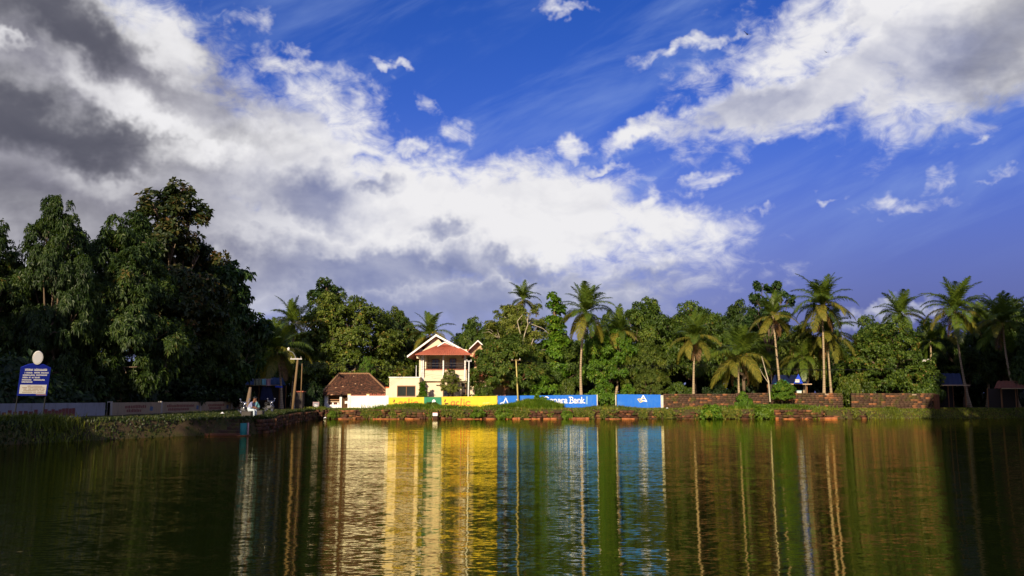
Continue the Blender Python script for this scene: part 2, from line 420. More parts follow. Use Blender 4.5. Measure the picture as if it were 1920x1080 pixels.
# ------------------------------------------------------------------ ground and water
def smooth(a, b, t):
    t = np.clip((t - a) / (b - a), 0, 1); return t * t * (3 - 2 * t)
_rg = np.random.default_rng(5)
_ph = _rg.uniform(0, 6.28, 12)
def wob(x, k, s): return sum(math.pow(.6, i) * np.sin(x * k * 1.9 ** i + _ph[(i + s) % 12]) for i in range(4))
LSH = np.array([(-20, -40), (5, -36), (20, -30), (36, -25.5), (46, -22), (53.5, -19.5), (55.5, -16.4), (57, -15.7), (60, -15.9), (64, -16.8), (75, -19.0), (90, -20.6), (98, -21.5), (104, -22)], float)
def yfar(x): return 99.0 + .18 * wob(x, .35, 0)
def xleft(y): return np.interp(y, LSH[:, 0], LSH[:, 1]) + .12 * wob(y, .5, 3)
def gh(x, y):
    x = np.asarray(x, float); y = np.asarray(y, float)
    wf = np.interp(x, [38, 44, 50, 60], [.35, 3.0, 4.2, 4.2])
    d1 = (y - yfar(x) + .1) / wf
    wl = np.interp(y, [30, 48, 53, 60, 110], [3.0, 2.4, .7, .4, .4])
    d2 = (xleft(y) - x + .1) / wl
    d3 = (1.5 - y) / 2.0
    d4 = (x - np.interp(y, [0, 20, 90, 96, 100], [8, 14, 57, 66, 95])) / 2.0
    d = np.maximum(np.maximum(d1, d2), np.maximum(d3, d4))
    top = 1.0 + .12 * smooth(98, 106, y) + .05 * wob(x, .6, 5) * .5 + .04 * wob(y, .9, 7) * .5
    top = np.where(d3 >= d - 1e-6, .35, top)
    mound = .68 * np.exp(-np.abs((x - X(1004, 101)) / 2.5) ** 3 - ((y - 101.5) / .75) ** 2) * (1 + .10 * wob(x, 2.2, 2))
    mound = mound + .16 * np.exp(-((x - X(778, 101)) / 2.0) ** 2 - ((y - 101.5) / .7) ** 2)
    return -1.1 + (1.1 + top) * smooth(0, 1, d) + mound
xs = np.concatenate([[-3000, -1200, -500, -260, -150, -100], np.arange(-80, -14, .5), np.arange(-14, 80, 1.0), [90, 94, 97, 100, 110, 150, 260, 500, 1200, 3000]])
ys = np.concatenate([[-1500, -400, -100, -40, -15, -4, -1, 0, .5, 1, 1.5, 2, 4], np.arange(8, 96, 1.0), np.arange(96, 107, .2), np.arange(107, 130, 2), [135, 145, 170, 220, 320, 500, 900, 1800, 4000]])
gx, gy = np.meshgrid(xs, ys); gz = gh(gx, gy)
nX, nY = len(xs), len(ys); ii = (np.arange(nY - 1)[:, None] * nX + np.arange(nX - 1)[None]).ravel()
gme = mesh_np('ground', np.stack([gx, gy, gz], -1).reshape(-1, 3), np.stack([ii, ii + 1, ii + 1 + nX, ii + nX], -1), None, True)
tag(obj('ground', gme, M['soil']), 'earth banks and land around the pond', None, None, 'structure')
wb = MB(); wb.quadset([(-120, -30, 0), (98, -30, 0), (98, 106, 0), (-120, 106, 0)], [(0, 1, 2, 3)])
tag(wb.build('water', M['water']), 'dark green pond water with fine ripples', None, None, 'structure')

# ------------------------------------------------------------------ vegetation builders
def unit(v): return v / np.maximum(np.linalg.norm(v, axis=-1, keepdims=True), 1e-9)
def leaves_mesh(name, base, outw, L, Wd, rng, k=9, spread=(45, 105), droop=.35, size_var=.35, ctint=None):
    """whorls of k folded leaves at every base point, opening round the direction outw"""
    n = len(base)
    o = unit(outw); ref = np.where(np.abs(o[:, 2:3]) < .9, np.array([[0, 0, 1.0]]), np.array([[1.0, 0, 0]]))
    t1 = unit(np.cross(o, ref)); t2 = np.cross(o, t1)
    az_ = rng.uniform(0, 6.283, (n, 1)) + np.arange(k)[None] * 2.4 + rng.normal(0, .3, (n, k))
    a = np.radians(rng.uniform(spread[0], spread[1], (n, k)))
    tan = t1[:, None] * np.cos(az_)[..., None] + t2[:, None] * np.sin(az_)[..., None]
    d = o[:, None] * np.cos(a)[..., None] + tan * np.sin(a)[..., None]
    d = unit(d + np.array([0, 0, -1.0]) * droop * rng.uniform(.4, 1.4, (n, k, 1)))
    l = L * (1 + rng.uniform(-size_var, size_var, (n, k, 1))); w = Wd * l / L
    s = unit(np.cross(d, o[:, None] + rng.normal(0, .35, (n, k, 3))))
    nn = np.cross(s, d)
    b = base[:, None] + d * l * .06 + rng.normal(0, L * .12, (n, k, 3))
    mid = b + d * l * .5 + nn * w * .25
    tip = b + d * l + np.array([0, 0, -1.0]) * l * .22 * droop * 2
    v = np.stack([b, mid + s * w * .5, tip, mid - s * w * .5], 2).reshape(-1, 3)
    m = n * k; i4 = np.arange(m)[:, None] * 4
    f = np.concatenate([i4 + np.array([[0, 1, 2]]), i4 + np.array([[0, 2, 3]])])
    ct = rng.normal(.5, .16, n) if ctint is None else ctint
    tt = np.clip(ct[:, None] + rng.normal(0, .17, (n, k)), 0, 1)
    return mesh_np(name, v, f, np.repeat(tt.ravel(), 4))
def crown_points(lobes, nros, rng, clump=.34, per_area=1.15, shell=.5, low=-.55):
    """whorl positions on clumps that sit over the outside of every lobe"""
    lob = np.array(lobes, float); area = (lob[:, 3] * lob[:, 5] + lob[:, 3] * lob[:, 4] + lob[:, 4] * lob[:, 5])
    cc, cr = [], []
    for l, a in zip(lob, area):
        m = max(5, int(per_area * a / (clump * min(l[3:]) ** 1.0 + .25)))
        d = unit(rng.normal(0, 1, (m * 3, 3))); d = d[d[:, 2] > low][:m]
        cc.append(l[:3] + d * l[3:] * rng.uniform(.66, 1.0, (len(d), 1))); cr.append(clump * min(l[3:]) * rng.uniform(.6, 1.35, len(d)))
    cc = np.concatenate(cc); cr = np.concatenate(cr)
    pr = cr ** 2 / (cr ** 2).sum(); idx = rng.choice(len(cc), nros, p=pr)
    d = unit(rng.normal(0, 1, (nros, 3)) + np.array([0, 0, .35]))
    p = cc[idx] + d * (cr[idx] * (1 - shell * rng.uniform(0, 1, nros) ** 2))[:, None] * np.array([1.15, 1.15, .8])
    cen = lob[:, :3].mean(0); o = unit(d * .7 + unit(p - cen) * .5 + np.array([0, 0, .45]))
    ctint = np.clip(rng.normal(.5, .13, len(cc))[idx] + rng.normal(0, .07, nros), 0, 1)
    return p, o, ctint
def trunk_mesh(name, lobes, H, r0, rng, lean=.3, fork=.35, limbs=True, n=8):
    mb = MB(); zf = H * fork; bend = rng.normal(0, lean, 2)
    pts = [(0, 0, -.4), (bend[0] * .2, bend[1] * .2, zf * .4), (bend[0] * .7, bend[1] * .7, zf * .8), (bend[0], bend[1], zf)]
    mb.tube(pts, [r0 * 1.35, r0, r0 * .88, r0 * .8], n)
    if limbs:
        for i, l in enumerate(lobes):
            e = Vector(l[:3]); s = Vector((bend[0], bend[1], zf * rng.uniform(.75, 1.0)))
            mid = s.lerp(e, .5) + Vector((rng.normal(0, .4), rng.normal(0, .4), rng.uniform(-.2, .6)))
            mb.tube([s, mid, e], [r0 * .5, r0 * .30, r0 * .10], 6)
            for q in range(3):
                d = Vector((rng.normal(0, 1), rng.normal(0, 1), rng.uniform(.0, 1))).normalized()
                e2 = e + Vector((d.x * l[3], d.y * l[4], d.z * l[5])) * .75
                mb.tube([mid.lerp(e, .6), e.lerp(e2, .5) + Vector((0, 0, .2)), e2], [r0 * .18, r0 * .1, r0 * .03], 5)
    return mb.mesh(name, True)

TYPES = {}
def tree_type(key, lobes, H, Wd, nros, L, lw, seed, k=9, r0=.25, droop=.35, clump=.34, shell=.5, spread=(45, 105), lean=.3, fork=.35, low=-.55, per_area=1.15, limbs=True):
    rng = np.random.default_rng(seed)
    p, o, ct = crown_points(lobes, nros, rng, clump, per_area, shell, low)
    TYPES[key] = dict(crown=leaves_mesh('crown_' + key, p, o, L, lw, rng, k, spread, droop, .35, ct), trunk=trunk_mesh('trunk_' + key, lobes, H, r0, rng, lean, fork, limbs), H=H, W=Wd)
def ring(rng, n, rad, z, r, zr, jit=.25):
    return [(rad * math.cos(6.283 * (i + rng.uniform(-.2, .2)) / n), rad * math.sin(6.283 * (i + rng.uniform(-.2, .2)) / n), z + rng.uniform(-1, 1) * jit * zr,
             r * rng.uniform(.8, 1.2), r * rng.uniform(.8, 1.2), zr * rng.uniform(.8, 1.2)) for i in range(n)]
rr = random.Random(11)
tree_type('bigmango', ring(rr, 6, 3.2, 3.0, 2.3, 1.9) + ring(rr, 7, 3.8, 6.2, 2.6, 2.3) + ring(rr, 5, 3.0, 9.8, 2.6, 2.3) + ring(rr, 4, 2.0, 13.0, 2.1, 1.9) + [(0, 0, 15, 2, 2, 1.8)], 17, 13, 8200, .37, .105, 1, 10, .45, .65, .36, .45, (40, 100), .5, .3)
tree_type('tallteak', ring(rr, 4, 2.4, 6.0, 1.9, 1.8) + ring(rr, 4, 2.3, 9.2, 2.0, 2.0) + ring(rr, 4, 2.0, 12.6, 1.8, 1.8) + ring(rr, 3, 1.3, 15.8, 1.5, 1.5) + [(0, 0, 17.6, 1.3, 1.3, 1.3)], 19, 8.0, 3900, .40, .20, 2, 8, .35, .25, .32, .5, (40, 105), .4, .4)
tree_type('sideteak', ring(rr, 5, 2.2, 3.6, 1.9, 1.8) + ring(rr, 5, 2.2, 6.6, 1.9, 1.8) + ring(rr, 3, 1.3, 9.6, 1.6, 1.6) + [(.4, 0, 11.4, 1.2, 1.2, 1.1)], 12.6, 8.4, 3100, .50, .24, 3, 7, .3, .4, .34, .5, (40, 110), .3, .25)
tree_type('round', ring(rr, 8, 4.6, 3.2, 2.8, 2.2) + ring(rr, 7, 4.0, 6.4, 2.8, 2.2) + ring(rr, 4, 2.2, 8.9, 2.7, 2.0) + [(0, 0, 10.0, 2.4, 2.4, 1.7)], 11.8, 14.6, 6800, .30, .15, 4, 9, .4, .3, .30, .45, (35, 100), .3, .25)
tree_type('mango', ring(rr, 6, 3.3, 5.2, 2.4, 2.0) + ring(rr, 5, 2.6, 8.2, 2.3, 1.9) + [(0, 0, 10.2, 2.3, 2.3, 1.8), (1.8, .5, 9.6, 1.7, 1.7, 1.5)], 12, 11.4, 4700, .34, .13, 5, 9, .32, .45, .34, .45, (35, 100), .5, .32)
tree_type('mango_b', ring(rr, 7, 3.8, 4.4, 2.2, 2.0) + ring(rr, 5, 2.4, 7.4, 2.5, 1.9) + [(-1.2, 0, 9.4, 2.0, 2.0, 1.8), (1.5, .3, 8.8, 1.8, 1.8, 1.4)], 11.2, 12, 4900, .32, .13, 6, 9, .3, .4, .32, .45, (35, 100), .4, .3)
tree_type('feather', ring(rr, 5, 2.6, 5.6, 1.8, 1.4) + ring(rr, 5, 2.0, 8.2, 1.7, 1.3) + ring(rr, 3, 1.2, 10.4, 1.4, 1.1), 11.8, 9.0, 3000, .24, .09, 7, 10, .22, .3, .36, .75, (50, 120), .6, .35)
tree_type('sparse', ring(rr, 4, 1.9, 9.3, 1.0, .8) + ring(rr, 5, 2.2, 11.2, .9, .8) + ring(rr, 3, 1.0, 12.8, .9, .7), 13.6, 6.4, 1000, .30, .16, 8, 8, .12, .2, .42, .7, (40, 110), .4, .5)
tree_type('column', [(0, 0, z, 1.0 - .035 * z, 1.0 - .035 * z, .9) for z in np.arange(.8, 12.2, .9)], 12.9, 2.2, 2200, .26, .17, 9, 8, .16, .45, .45, .4, (40, 110), .2, .9, -1, 2.6, False)
tree_type('bush', ring(rr, 6, 1.3, .9, .9, .8) + ring(rr, 4, .7, 1.9, .9, .7) + [(0, 0, 2.5, .7, .7, .6)], 3.1, 4.2, 1300, .24, .12, 10, 9, .08, .3, .4, .5, (35, 105), .1, .2)
tree_type('bush_b', ring(rr, 7, 1.5, .7, .8, .7) + ring(rr, 4, .8, 1.5, .8, .6), 2.3, 4.6, 1200, .28, .11, 12, 9, .07, .2, .42, .5, (30, 100), .1, .2)
tree_type('ball', ring(rr, 6, .62, .55, .5, .45) + [(0, 0, 1.05, .7, .7, .45), (0, 0, .6, .8, .8, .6)], 1.6, 2.3, 620, .22, .12, 13, 9, .05, .25, .5, .35, (40, 105), .05, .2, -.8)

def plant(key, name, label, cat, px0, px1, ytop, Y, mat, bmat='bark', group=None, ybase=None, rz=None, crown_z=None, depth=1.0):
    t = TYPES[key]; cx = (px0 + px1) / 2; x = X(cx, Y)
    zb = float(gh(x, Y)) - .02 if ybase is None else Z(ybase, Y)
    w = (px1 - px0) / FPX * Y; h = Z(ytop, Y) - zb
    s = w / t['W']
    r = empty(name, (x, Y, zb), 0, (s, s * depth, h / t['H']))
    rz_ = random.uniform(0, 6.28) if rz is None else R(rz)
    c = obj('crown', t['crown'], M[mat], r); c.rotation_euler.z = rz_
    b = obj('trunk', t['trunk'], M[bmat], r); b.rotation_euler.z = rz_
    return tag(r, label, cat, group)

# ------------------------------------------------------------------ coconut palms
def frond_mesh(name, e0, droop, seed, L=4.0, nl=58, hang=.5, wl=.065):
    rng = np.random.default_rng(seed); n = 26
    s = np.linspace(0, 1, n); ang = np.radians(e0 - droop * s ** 1.35)
    dx_ = np.cos(ang) * L / (n - 1); dz_ = np.sin(ang) * L / (n - 1)
    x = np.concatenate([[0], np.cumsum(dx_)[:-1]]); z = np.concatenate([[0], np.cumsum(dz_)[:-1]])
    side = rng.normal(0, .12) * s ** 2 * L * .4
    V, F, T = [], [], []
    for i in range(n):
        r = .045 * (1 - .8 * s[i]); c = np.array([x[i], side[i], z[i]])
        for a in (90, 210, 330): V.append(c + np.array([-math.sin(ang[i]) * math.sin(R(a)), math.cos(R(a)), math.cos(ang[i]) * math.sin(R(a))]) * r); T.append(.72)
    for i in range(n - 1):
        for k in range(3):
            a, b = i * 3 + k, i * 3 + (k + 1) % 3
            F += [(a, b, b + 3), (a, b + 3, a + 3)]
    for j in range(nl):
        q = .10 + .90 * (j + .5) / nl
        for sd in (-1, 1):
            qq = min(.999, q + rng.uniform(-.008, .008)); i = int(qq * (n - 1)); f = qq * (n - 1) - i; i2 = min(i + 1, n - 1)
            c = np.array([x[i] + (x[i2] - x[i]) * f, side[i] + (side[i2] - side[i]) * f, z[i] + (z[i2] - z[i]) * f])
            tg = np.array([math.cos(ang[i]), 0, math.sin(ang[i])]); nm = np.array([-math.sin(ang[i]), 0, math.cos(ang[i])])
            l = 1.02 * (math.sin(math.pi * min(1, .18 + .80 * q)) ** .7) * rng.uniform(.8, 1.12)
            if rng.uniform() < .04: continue
            d = tg * (.45 + .5 * q) + np.array([0, sd, 0]) * .85 + nm * rng.uniform(.0, .32); d /= np.linalg.norm(d)
            d2 = d + np.array([0, 0, -1]) * hang * rng.uniform(.7, 1.9); d2 /= np.linalg.norm(d2)
            w = np.cross(d, nm); w = w / (np.linalg.norm(w) + 1e-6) * wl * .5
            b = len(V); m = c + d * l * .5; t = m + d2 * l * .55
            V += [c - w * .7, c + w * .7, m + w, m - w, t]; tt = float(np.clip(rng.normal(.5, .17), 0, 1)); T += [tt] * 5
            F += [(b, b + 1, b + 2), (b, b + 2, b + 3), (b + 3, b + 2, b + 4)]
    return mesh_np(name, V, F, T)
FROND = {}
for e0, dr, hg in ((84, 30, .25), (70, 52, .35), (54, 72, .5), (36, 84, .7), (16, 82, .9), (-6, 74, 1.0), (-34, 48, .9)):
    FROND[e0] = [frond_mesh('frond_shape', e0 + q * 4, dr + q * 9, e0 * 3 + q + 500, hang=hg) for q in (0, 1)]
DEADF = [frond_mesh('dead_frond_shape', -62, 26, 900 + q, 3.2, 30, 1.0, .06) for q in (0, 1)]
def coconut_palm(px, py, bx, by, Y, scale, label, seed, nf=24, yellow=.16, dead=2, group='coconut palms beyond the boundary wall', thick=1.0, droopy=0, young=False):
    rng = random.Random(seed)
    base = P(bx, by, Y); base.z = min(base.z, float(gh(base.x, Y)) + .05) ; topp = P(px, py, Y)
    r = empty('coconut_palm', base); top = topp - base
    bow = Vector((rng.uniform(-.04, .04) * top.z, rng.uniform(-.03, .03) * top.z, 0))
    pts, rad = [], []
    for i in range(15):
        t = i / 14; p = Vector((top.x * t, top.y * t, -.3 + (top.z + .3) * t)) + bow * math.sin(math.pi * t)
        pts.append(p); rad.append((.20 * (1 - t) ** 6 + .135 - .035 * t + (.03 if t > .93 else 0)) * thick)
    MBt = MB(); MBt.tube(pts, rad, 9); MBt.build('trunk', M['bark_palm'], r, True)
    keys = [84, 70, 54, 36, 16, -6, -34]
    nf = int(nf * 1.3)
    for i in range(nf):
        t = (i + .5) / nf
        t = min(.999, t ** (1.0 - .25 * droopy)); e = keys[min(6, int(t * 7))]
        me = FROND[e][rng.randrange(2)]
        yl = t > .6 and rng.random() < yellow * 2.4
        o = obj('frond', me, M['frond_yellow'] if yl else M['frond'], r)
        o.location = top + Vector((0, 0, rng.uniform(-.12, .12))); k = 1.02 * scale * rng.uniform(.86, 1.1) * (1 - .12 * (t < .15))
        o.scale = (k, k, k); o.rotation_euler = (rng.uniform(-.22, .22), rng.uniform(-.2, .2), i * 2.39996 + rng.uniform(-.25, .25))
    for i in range(dead):
        o = obj('dead_frond', DEADF[i % 2], M['frond_dead'], r); o.location = top - Vector((0, 0, .15)); o.scale = (scale * .9,) * 3
        o.rotation_euler = (rng.uniform(-.2, .2), 0, rng.uniform(0, 6.28))
    if not young:
        nb = MB()
        for i in range(9):
            a = rng.uniform(0, 6.28); nb.ball(top + Vector((.24 * math.cos(a), .24 * math.sin(a), -.25 - rng.uniform(0, .35))), .12, 7, 5, (1, 1, 1.25))
        nb.build('coconut_bunch', M['frond_yellow'], r, True)
    return tag(r, label, 'palm', group)

# ------------------------------------------------------------------ bank revetment and boundary walls
def block_mesh(name, runs, bw, bh, th, rng, jit=.05, gap=.012, miss=.03, tall=None):
    """uneven stone blocks laid in courses along runs ((x0,y0),(x1,y1),z0,z1)"""
    co, fs, tt = [], [], []
    F6 = np.array([(0, 3, 2, 1), (4, 5, 6, 7), (0, 1, 5, 4), (1, 2, 6, 5), (2, 3, 7, 6), (3, 0, 4, 7)])
    for (x0, y0), (x1, y1), z0, z1 in runs:
        L = math.hypot(x1 - x0, y1 - y0); ux, uy = (x1 - x0) / L, (y1 - y0) / L; nx_, ny_ = uy, -ux
        rows = max(1, int(round((z1 - z0) / bh)))
        for r_ in range(rows):
            s = -rng.uniform(0, bw)
            while s < L:
                w = bw * rng.uniform(.7, 1.35); a, b = max(0, s + gap), min(L, s + w - gap); s += w
                if b - a < .06 or (r_ == rows - 1 and rng.uniform() < miss * 4) or rng.uniform() < miss: continue
                zz0 = z0 + (z1 - z0) * r_ / rows + gap * .6; zz1 = z0 + (z1 - z0) * (r_ + 1) / rows - gap * .6 + rng.normal(0, jit * .25)
                d = rng.normal(0, jit); base = sum(len(q) for q in co)
                c = []
                for zz in (zz0, zz1):
                    for (q, dd) in ((a, d + .02), (b, d + .02), (b, d - th), (a, d - th)):
                        q2 = q + rng.normal(0, jit * .25); d2 = dd + rng.normal(0, jit * .3)
                        c.append((x0 + ux * q2 + nx_ * d2, y0 + uy * q2 + ny_ * d2, zz + rng.normal(0, jit * .2)))
                co.append(c); fs.append(F6 + base); tt.append(np.full(8, rng.uniform()))
    return mesh_np(name, np.concatenate(co), np.concatenate(fs), np.concatenate(tt))
rng = np.random.default_rng(21)
# the far revetment: a run of laterite retaining wall pieces, some fallen in
rv = empty('retaining_wall', (0, 99, 0))
runs = []
edge = [(598, 0, 1.0), (672, 0, 1.05), (745, -.1, .98), (800, .05, 1.0), (870, 0, .95), (945, -.12, .85), (1052, -.1, .9), (1062, .25, .95), (1130, .2, .9), (1210, .15, .8), (1300, .2, .75), (1372, .3, .55), (1430, .1, .5), (1441, -.5, 1.0), (1532, -.45, .95), (1540, .1, .4), (1625, .3, .35)]
for (a, da, ha), (b, db, hb) in zip(edge[:-1], edge[1:]):
    runs.append(((X(a, 99), 98.75 + da), (X(b, 99), 98.75 + db), -.3, ha))
o = obj('stones', block_mesh('stones', [((p[0], p[1] - 0), (q[0], q[1]), z0, z1) for p, q, z0, z1 in runs], .55, .24, .5, rng, .11, .02, .07), M['laterite'], rv)
o.location = (0, -99, 0); o['kind'] = 'stuff'
tag(rv, 'mossy laterite retaining wall along the far waterline below the painted walls', 'retaining wall')
led = empty('stone_footing', (0, 98.4, 0))
for i, (a, b) in enumerate([(703, 752), (762, 790), (812, 822), (860, 905), (912, 930), (944, 975), (982, 1012), (1018, 1042), (1062, 1102), (1132, 1160), (1162, 1186), (1436, 1452), (1462, 1484), (1496, 1508), (1538, 1560), (640, 664)]):
    me = block_mesh('block', [((X(a, 98.4), -.35 + .12 * (i % 3)), (X(b, 98.4), -.35 + .1 * (i % 2)), -.25, .09 + .05 * (i % 3))], .8, .4, .45, rng, .05, .01, 0)
    obj('footing_block', me, M['laterite_wet'], led)
tag(led, 'broken orange laterite footing ledge showing just above the water', 'stone ledge')

def wall_obj(name, label, a, b, t0, t1, Y, th, mat, base=.8, cat='wall', Y2=None):
    """painted wall between two photo columns at depth Y; tops given as photo rows"""
    Y2 = Y if Y2 is None else Y2
    x0, x1 = X(a, Y), X(b, Y2); r = empty(name, (x0, Y, base)); n = 14; m = MB(); rg = random.Random(int(a))
    fr, bk = [], []
    for i in range(n + 1):
        t = i / n; x = (x1 - x0) * t; y = (Y2 - Y) * t; z = Z(t0 + (t1 - t0) * t, Y + (Y2 - Y) * t) - base + rg.uniform(-.012, .012)
        m.v += [(x, y, 0), (x, y, z), (x, y + th, z + .004), (x, y + th, 0)]
    for i in range(n):
        q = i * 4
        for k in range(3): m.f.append((q + k, q + 4 + k, q + 5 + k, q + 1 + k)); m.mi.append(0)
    m.f.append((0, 1, 2, 3)); m.mi.append(0); m.f.append((n * 4 + 3, n * 4 + 2, n * 4 + 1, n * 4)); m.mi.append(0)
    m.build('wall_face', mat, r)
    return tag(r, label, cat), r
WY = 102.6
def flat(r, poly, mat, name, proud=.006, th=.004):
    """a painted shape: photo points on the front of a wall at depth WY"""
    pts = [P(px, py, WY) - r.location for px, py in poly]
    m = MB(); m.prism([(p.x, -proud - th, p.z) for p in pts], (0, th, 0)); return m.build(name, mat, r)
def strokes(r, lst, mat, name, wpx=1.6, proud=.006):
    """brush strokes: polylines in photo points, joined as one lettering"""
    m = MB()
    for line in lst:
        for (ax, ay), (bx, by) in zip(line[:-1], line[1:]):
            l = math.hypot(bx - ax, by - ay) or 1; nx_, ny_ = -(by - ay) / l * wpx / 2, (bx - ax) / l * wpx / 2; ex, ey = (bx - ax) / l * wpx * .3, (by - ay) / l * wpx * .3
            pts = [P(qx, qy, WY) - r.location for qx, qy in ((ax + nx_ - ex, ay + ny_ - ey), (bx + nx_ + ex, by + ny_ + ey), (bx - nx_ + ex, by - ny_ + ey), (ax - nx_ - ex, ay - ny_ - ey))]
            m.prism([(p.x, -proud - .004 - .0007 * (len(m.f) % 5), p.z) for p in pts], (0, .004, 0))
    o = m.build(name, mat, r); o['kind'] = 'stuff'; return o
def arc(cx, cy, rx, ry, a0, a1, n=8): return [(cx + rx * math.cos(R(a0 + (a1 - a0) * i / n)), cy - ry * math.sin(R(a0 + (a1 - a0) * i / n))) for i in range(n + 1)]

_, yw = wall_obj('painted_wall', 'bright yellow painted boundary wall with orange lettering and a green panel', 731, 932.5, 745.5, 742.5, WY, .22, M['yellow'])
flat(yw, [(795, 744.6), (828, 744.4), (828.5, 766), (795, 766)], M['green'], 'green_panel', .004)
flat(yw, [(811, 750), (814, 748.6), (817, 752), (815.5, 757), (813, 753), (809.5, 756)], M['ink_white'], 'white_emblem', .012)
for ox, oy in ((738, 750), (833.5, 749.5)):
    strokes(yw, [[(ox + 1.6, oy), (ox + .4, oy + 4)], [(ox + 1, oy + 7.4), (ox + 6.5, oy + 7)]], M['ink_maroon'], 'dark_lettering', 2.2)
def word(x, y):
    return [arc(x + 3, y + 4, 3, 3.4, 60, 330), [(x + 6, y + .5), (x + 6, y + 7.5)], arc(x + 12.5, y + 4, 3, 3.4, 60, 310), [(x + 19, y - 5), (x + 18, y + 7.5)],
            [(x + 24, y + 1), (x + 24, y + 7.5)], [(x + 24, y - 3), (x + 24, y - 2.4)], arc(x + 32, y + 4, 4.4, 3.6, 45, 320)]
strokes(yw, word(846, 752.5), M['ink_orange'], 'orange_lettering', 2.2)
strokes(yw, word(748, 753), M['ink_orange'], 'orange_lettering', 2.2)
strokes(yw, [[(906, 756), (909, 755.4)], [(911, 756), (917, 755)]], M['ink_pale'], 'faint_lettering', 2.0)

_, bw1 = wall_obj('painted_wall', 'long bright blue boundary wall with white serif lettering half hidden by grass', 933.5, 1117, 742.2, 740.3, WY, .22, M['blue'])
strokes(bw1, [[(943.6, 757), (948.2, 746.4), (952.8, 757)], [(944.5, 754), (938, 756.5)]], M['ink_white'], 'white_emblem', 1.7)
strokes(bw1, [[(969, 749), (975, 754), (981, 750)]], M['ink_white'], 'white_mark', 1.6)
# the bank's name, brushed in serif capitals and small letters
def serif(x, y, w=2.6): return [(x - w / 2, y), (x + w / 2, y)]
base_y = 755.6
L_ = []
L_ += [arc(1024.6, 749.8, 5.2, 6.0, 40, 320)]
def small_a(x): return [arc(x + 2.5, base_y - 2.0, 2.1, 1.9, 0, 360, 10), [(x + 4.9, base_y - 5.2), (x + 4.9, base_y)], arc(x + 2.9, base_y - 5.2, 2.0, 1.7, 0, 150), serif(x + 5.4, base_y - .2, 1.6)]
def small_n(x): return [[(x + 1, base_y - 6.8), (x + 1, base_y)], arc(x + 3.4, base_y - 4.4, 2.4, 2.6, 0, 170), [(x + 5.8, base_y - 4.4), (x + 5.8, base_y)], serif(x + 1, base_y - .2), serif(x + 5.8, base_y - .2)]
def small_r(x): return [[(x + 1, base_y - 6.8), (x + 1, base_y)], arc(x + 3.2, base_y - 4.6, 2.2, 2.2, 40, 170), serif(x + 1, base_y - .2)]
L_ += small_a(1031) + small_n(1037.6) + small_a(1045.4) + small_r(1052.4) + small_a(1057.6)
L_ += [[(1069.4, base_y - 11), (1069.4, base_y)], arc(1070.5, base_y - 8.4, 3.6, 2.7, -90, 90), arc(1070.8, base_y - 2.9, 4.2, 3.0, -90, 90), serif(1068.6, base_y - 11, 3.2), serif(1068.6, base_y, 3.2)]
L_ += small_a(1075.6) + small_n(1082.4) + [[(1090.6, base_y - 11), (1090.6, base_y)], [(1094.8, base_y - 6.8), (1091, base_y - 3.4), (1095.6, base_y)], serif(1090.6, base_y - .2), serif(1095.6, base_y - .2)]
strokes(bw1, L_, M['ink_white'], 'white_lettering', 1.6)
flat(bw1, [(1099, 743), (1102, 743), (1101.6, 758), (1098.6, 758)], M['ink_white'], 'pale_streak', .003, .002).data.materials[0] = plain('worn_blue', (.20, .40, .62), .7)
_, bw2 = wall_obj('painted_wall', 'short bright blue boundary wall with a white sail-shaped triangle emblem', 1155, 1236, 739.4, 740, WY, .22, M['blue'])
strokes(bw2, [[(1206, 741.6), (1212.4, 752.6), (1204.5, 750.8)], [(1206, 741.6), (1201, 750.4)]], M['ink_white'], 'white_triangle', 1.9)
strokes(bw2, [[(1195.6, 748.4), (1208, 747.2)], [(1195.6, 748.4), (1200.6, 754.4), (1206, 752)], [(1201, 748), (1203, 752.5)]], M['ink_gold'], 'gold_boat', 1.5)
for px, lab in ((1118, 'thin whitewashed post at the end of the lettered blue wall'), (1152.5, 'thin whitewashed post at the start of the short blue wall')):
    m = MB(); x = X(px, WY); z0 = float(gh(x, WY)); m.box(x - .06, x + .06, WY - .06, WY + .08, z0 - .1, Z(740, WY)); tag(m.build('gate_post', M['stained'], None, False, .02), lab, 'post', 'posts of the wall gap')
m = MB(); x = X(1238.5, WY); m.box(x - .17, x + .15, WY - .05, WY + .3, .8, Z(741, WY)); tag(m.build('wall_end_post', M['stained'], None, False, .04), 'stained whitewashed stub at the join of blue wall and laterite wall', 'post')

def stone_wall(label, a, b, ytop, Y, mat='laterite_wall', name='stone_wall', th=.4, bw=.45, bh=.22, z0=.6):
    r = empty(name, (0, Y, 0)); x0, x1 = X(a, Y), X(b, Y); zt = Z(ytop, Y)
    me = block_mesh('stones', [((x0, 0), (x1, 0), z0, zt)], bw, bh, th, rng, .022, .008, .004)
    o = obj('stones', me, M[mat], r); o['kind'] = 'stuff'
    m = MB(); m.box(x0 + .04, x1 - .04, .06, th - .08, z0, zt - .08); m.build('mortar_core', M['old_brown'], r)
    return tag(r, label, 'wall')
stone_wall('low rough laterite wall next to the short blue wall, behind the round bush', 1241, 1375, 738.5, WY + .1)
stone_wall('long laterite block wall below the blue tarpaulin shed', 1375.6, 1574, 736.8, WY + .25)
stone_wall('laterite block wall with a crumbling end below the big dark shrub tree', 1590, 1746, 737.4, WY + .2)
m = MB(); x = X(1748, WY); m.box(x - .3, x + .25, WY - .2, WY + .5, .3, Z(739, WY)); tag(m.build('wall_pier', M['laterite_wet'], None, False, .06), 'orange crumbling laterite pier at the far end of the stone walls', 'pier')

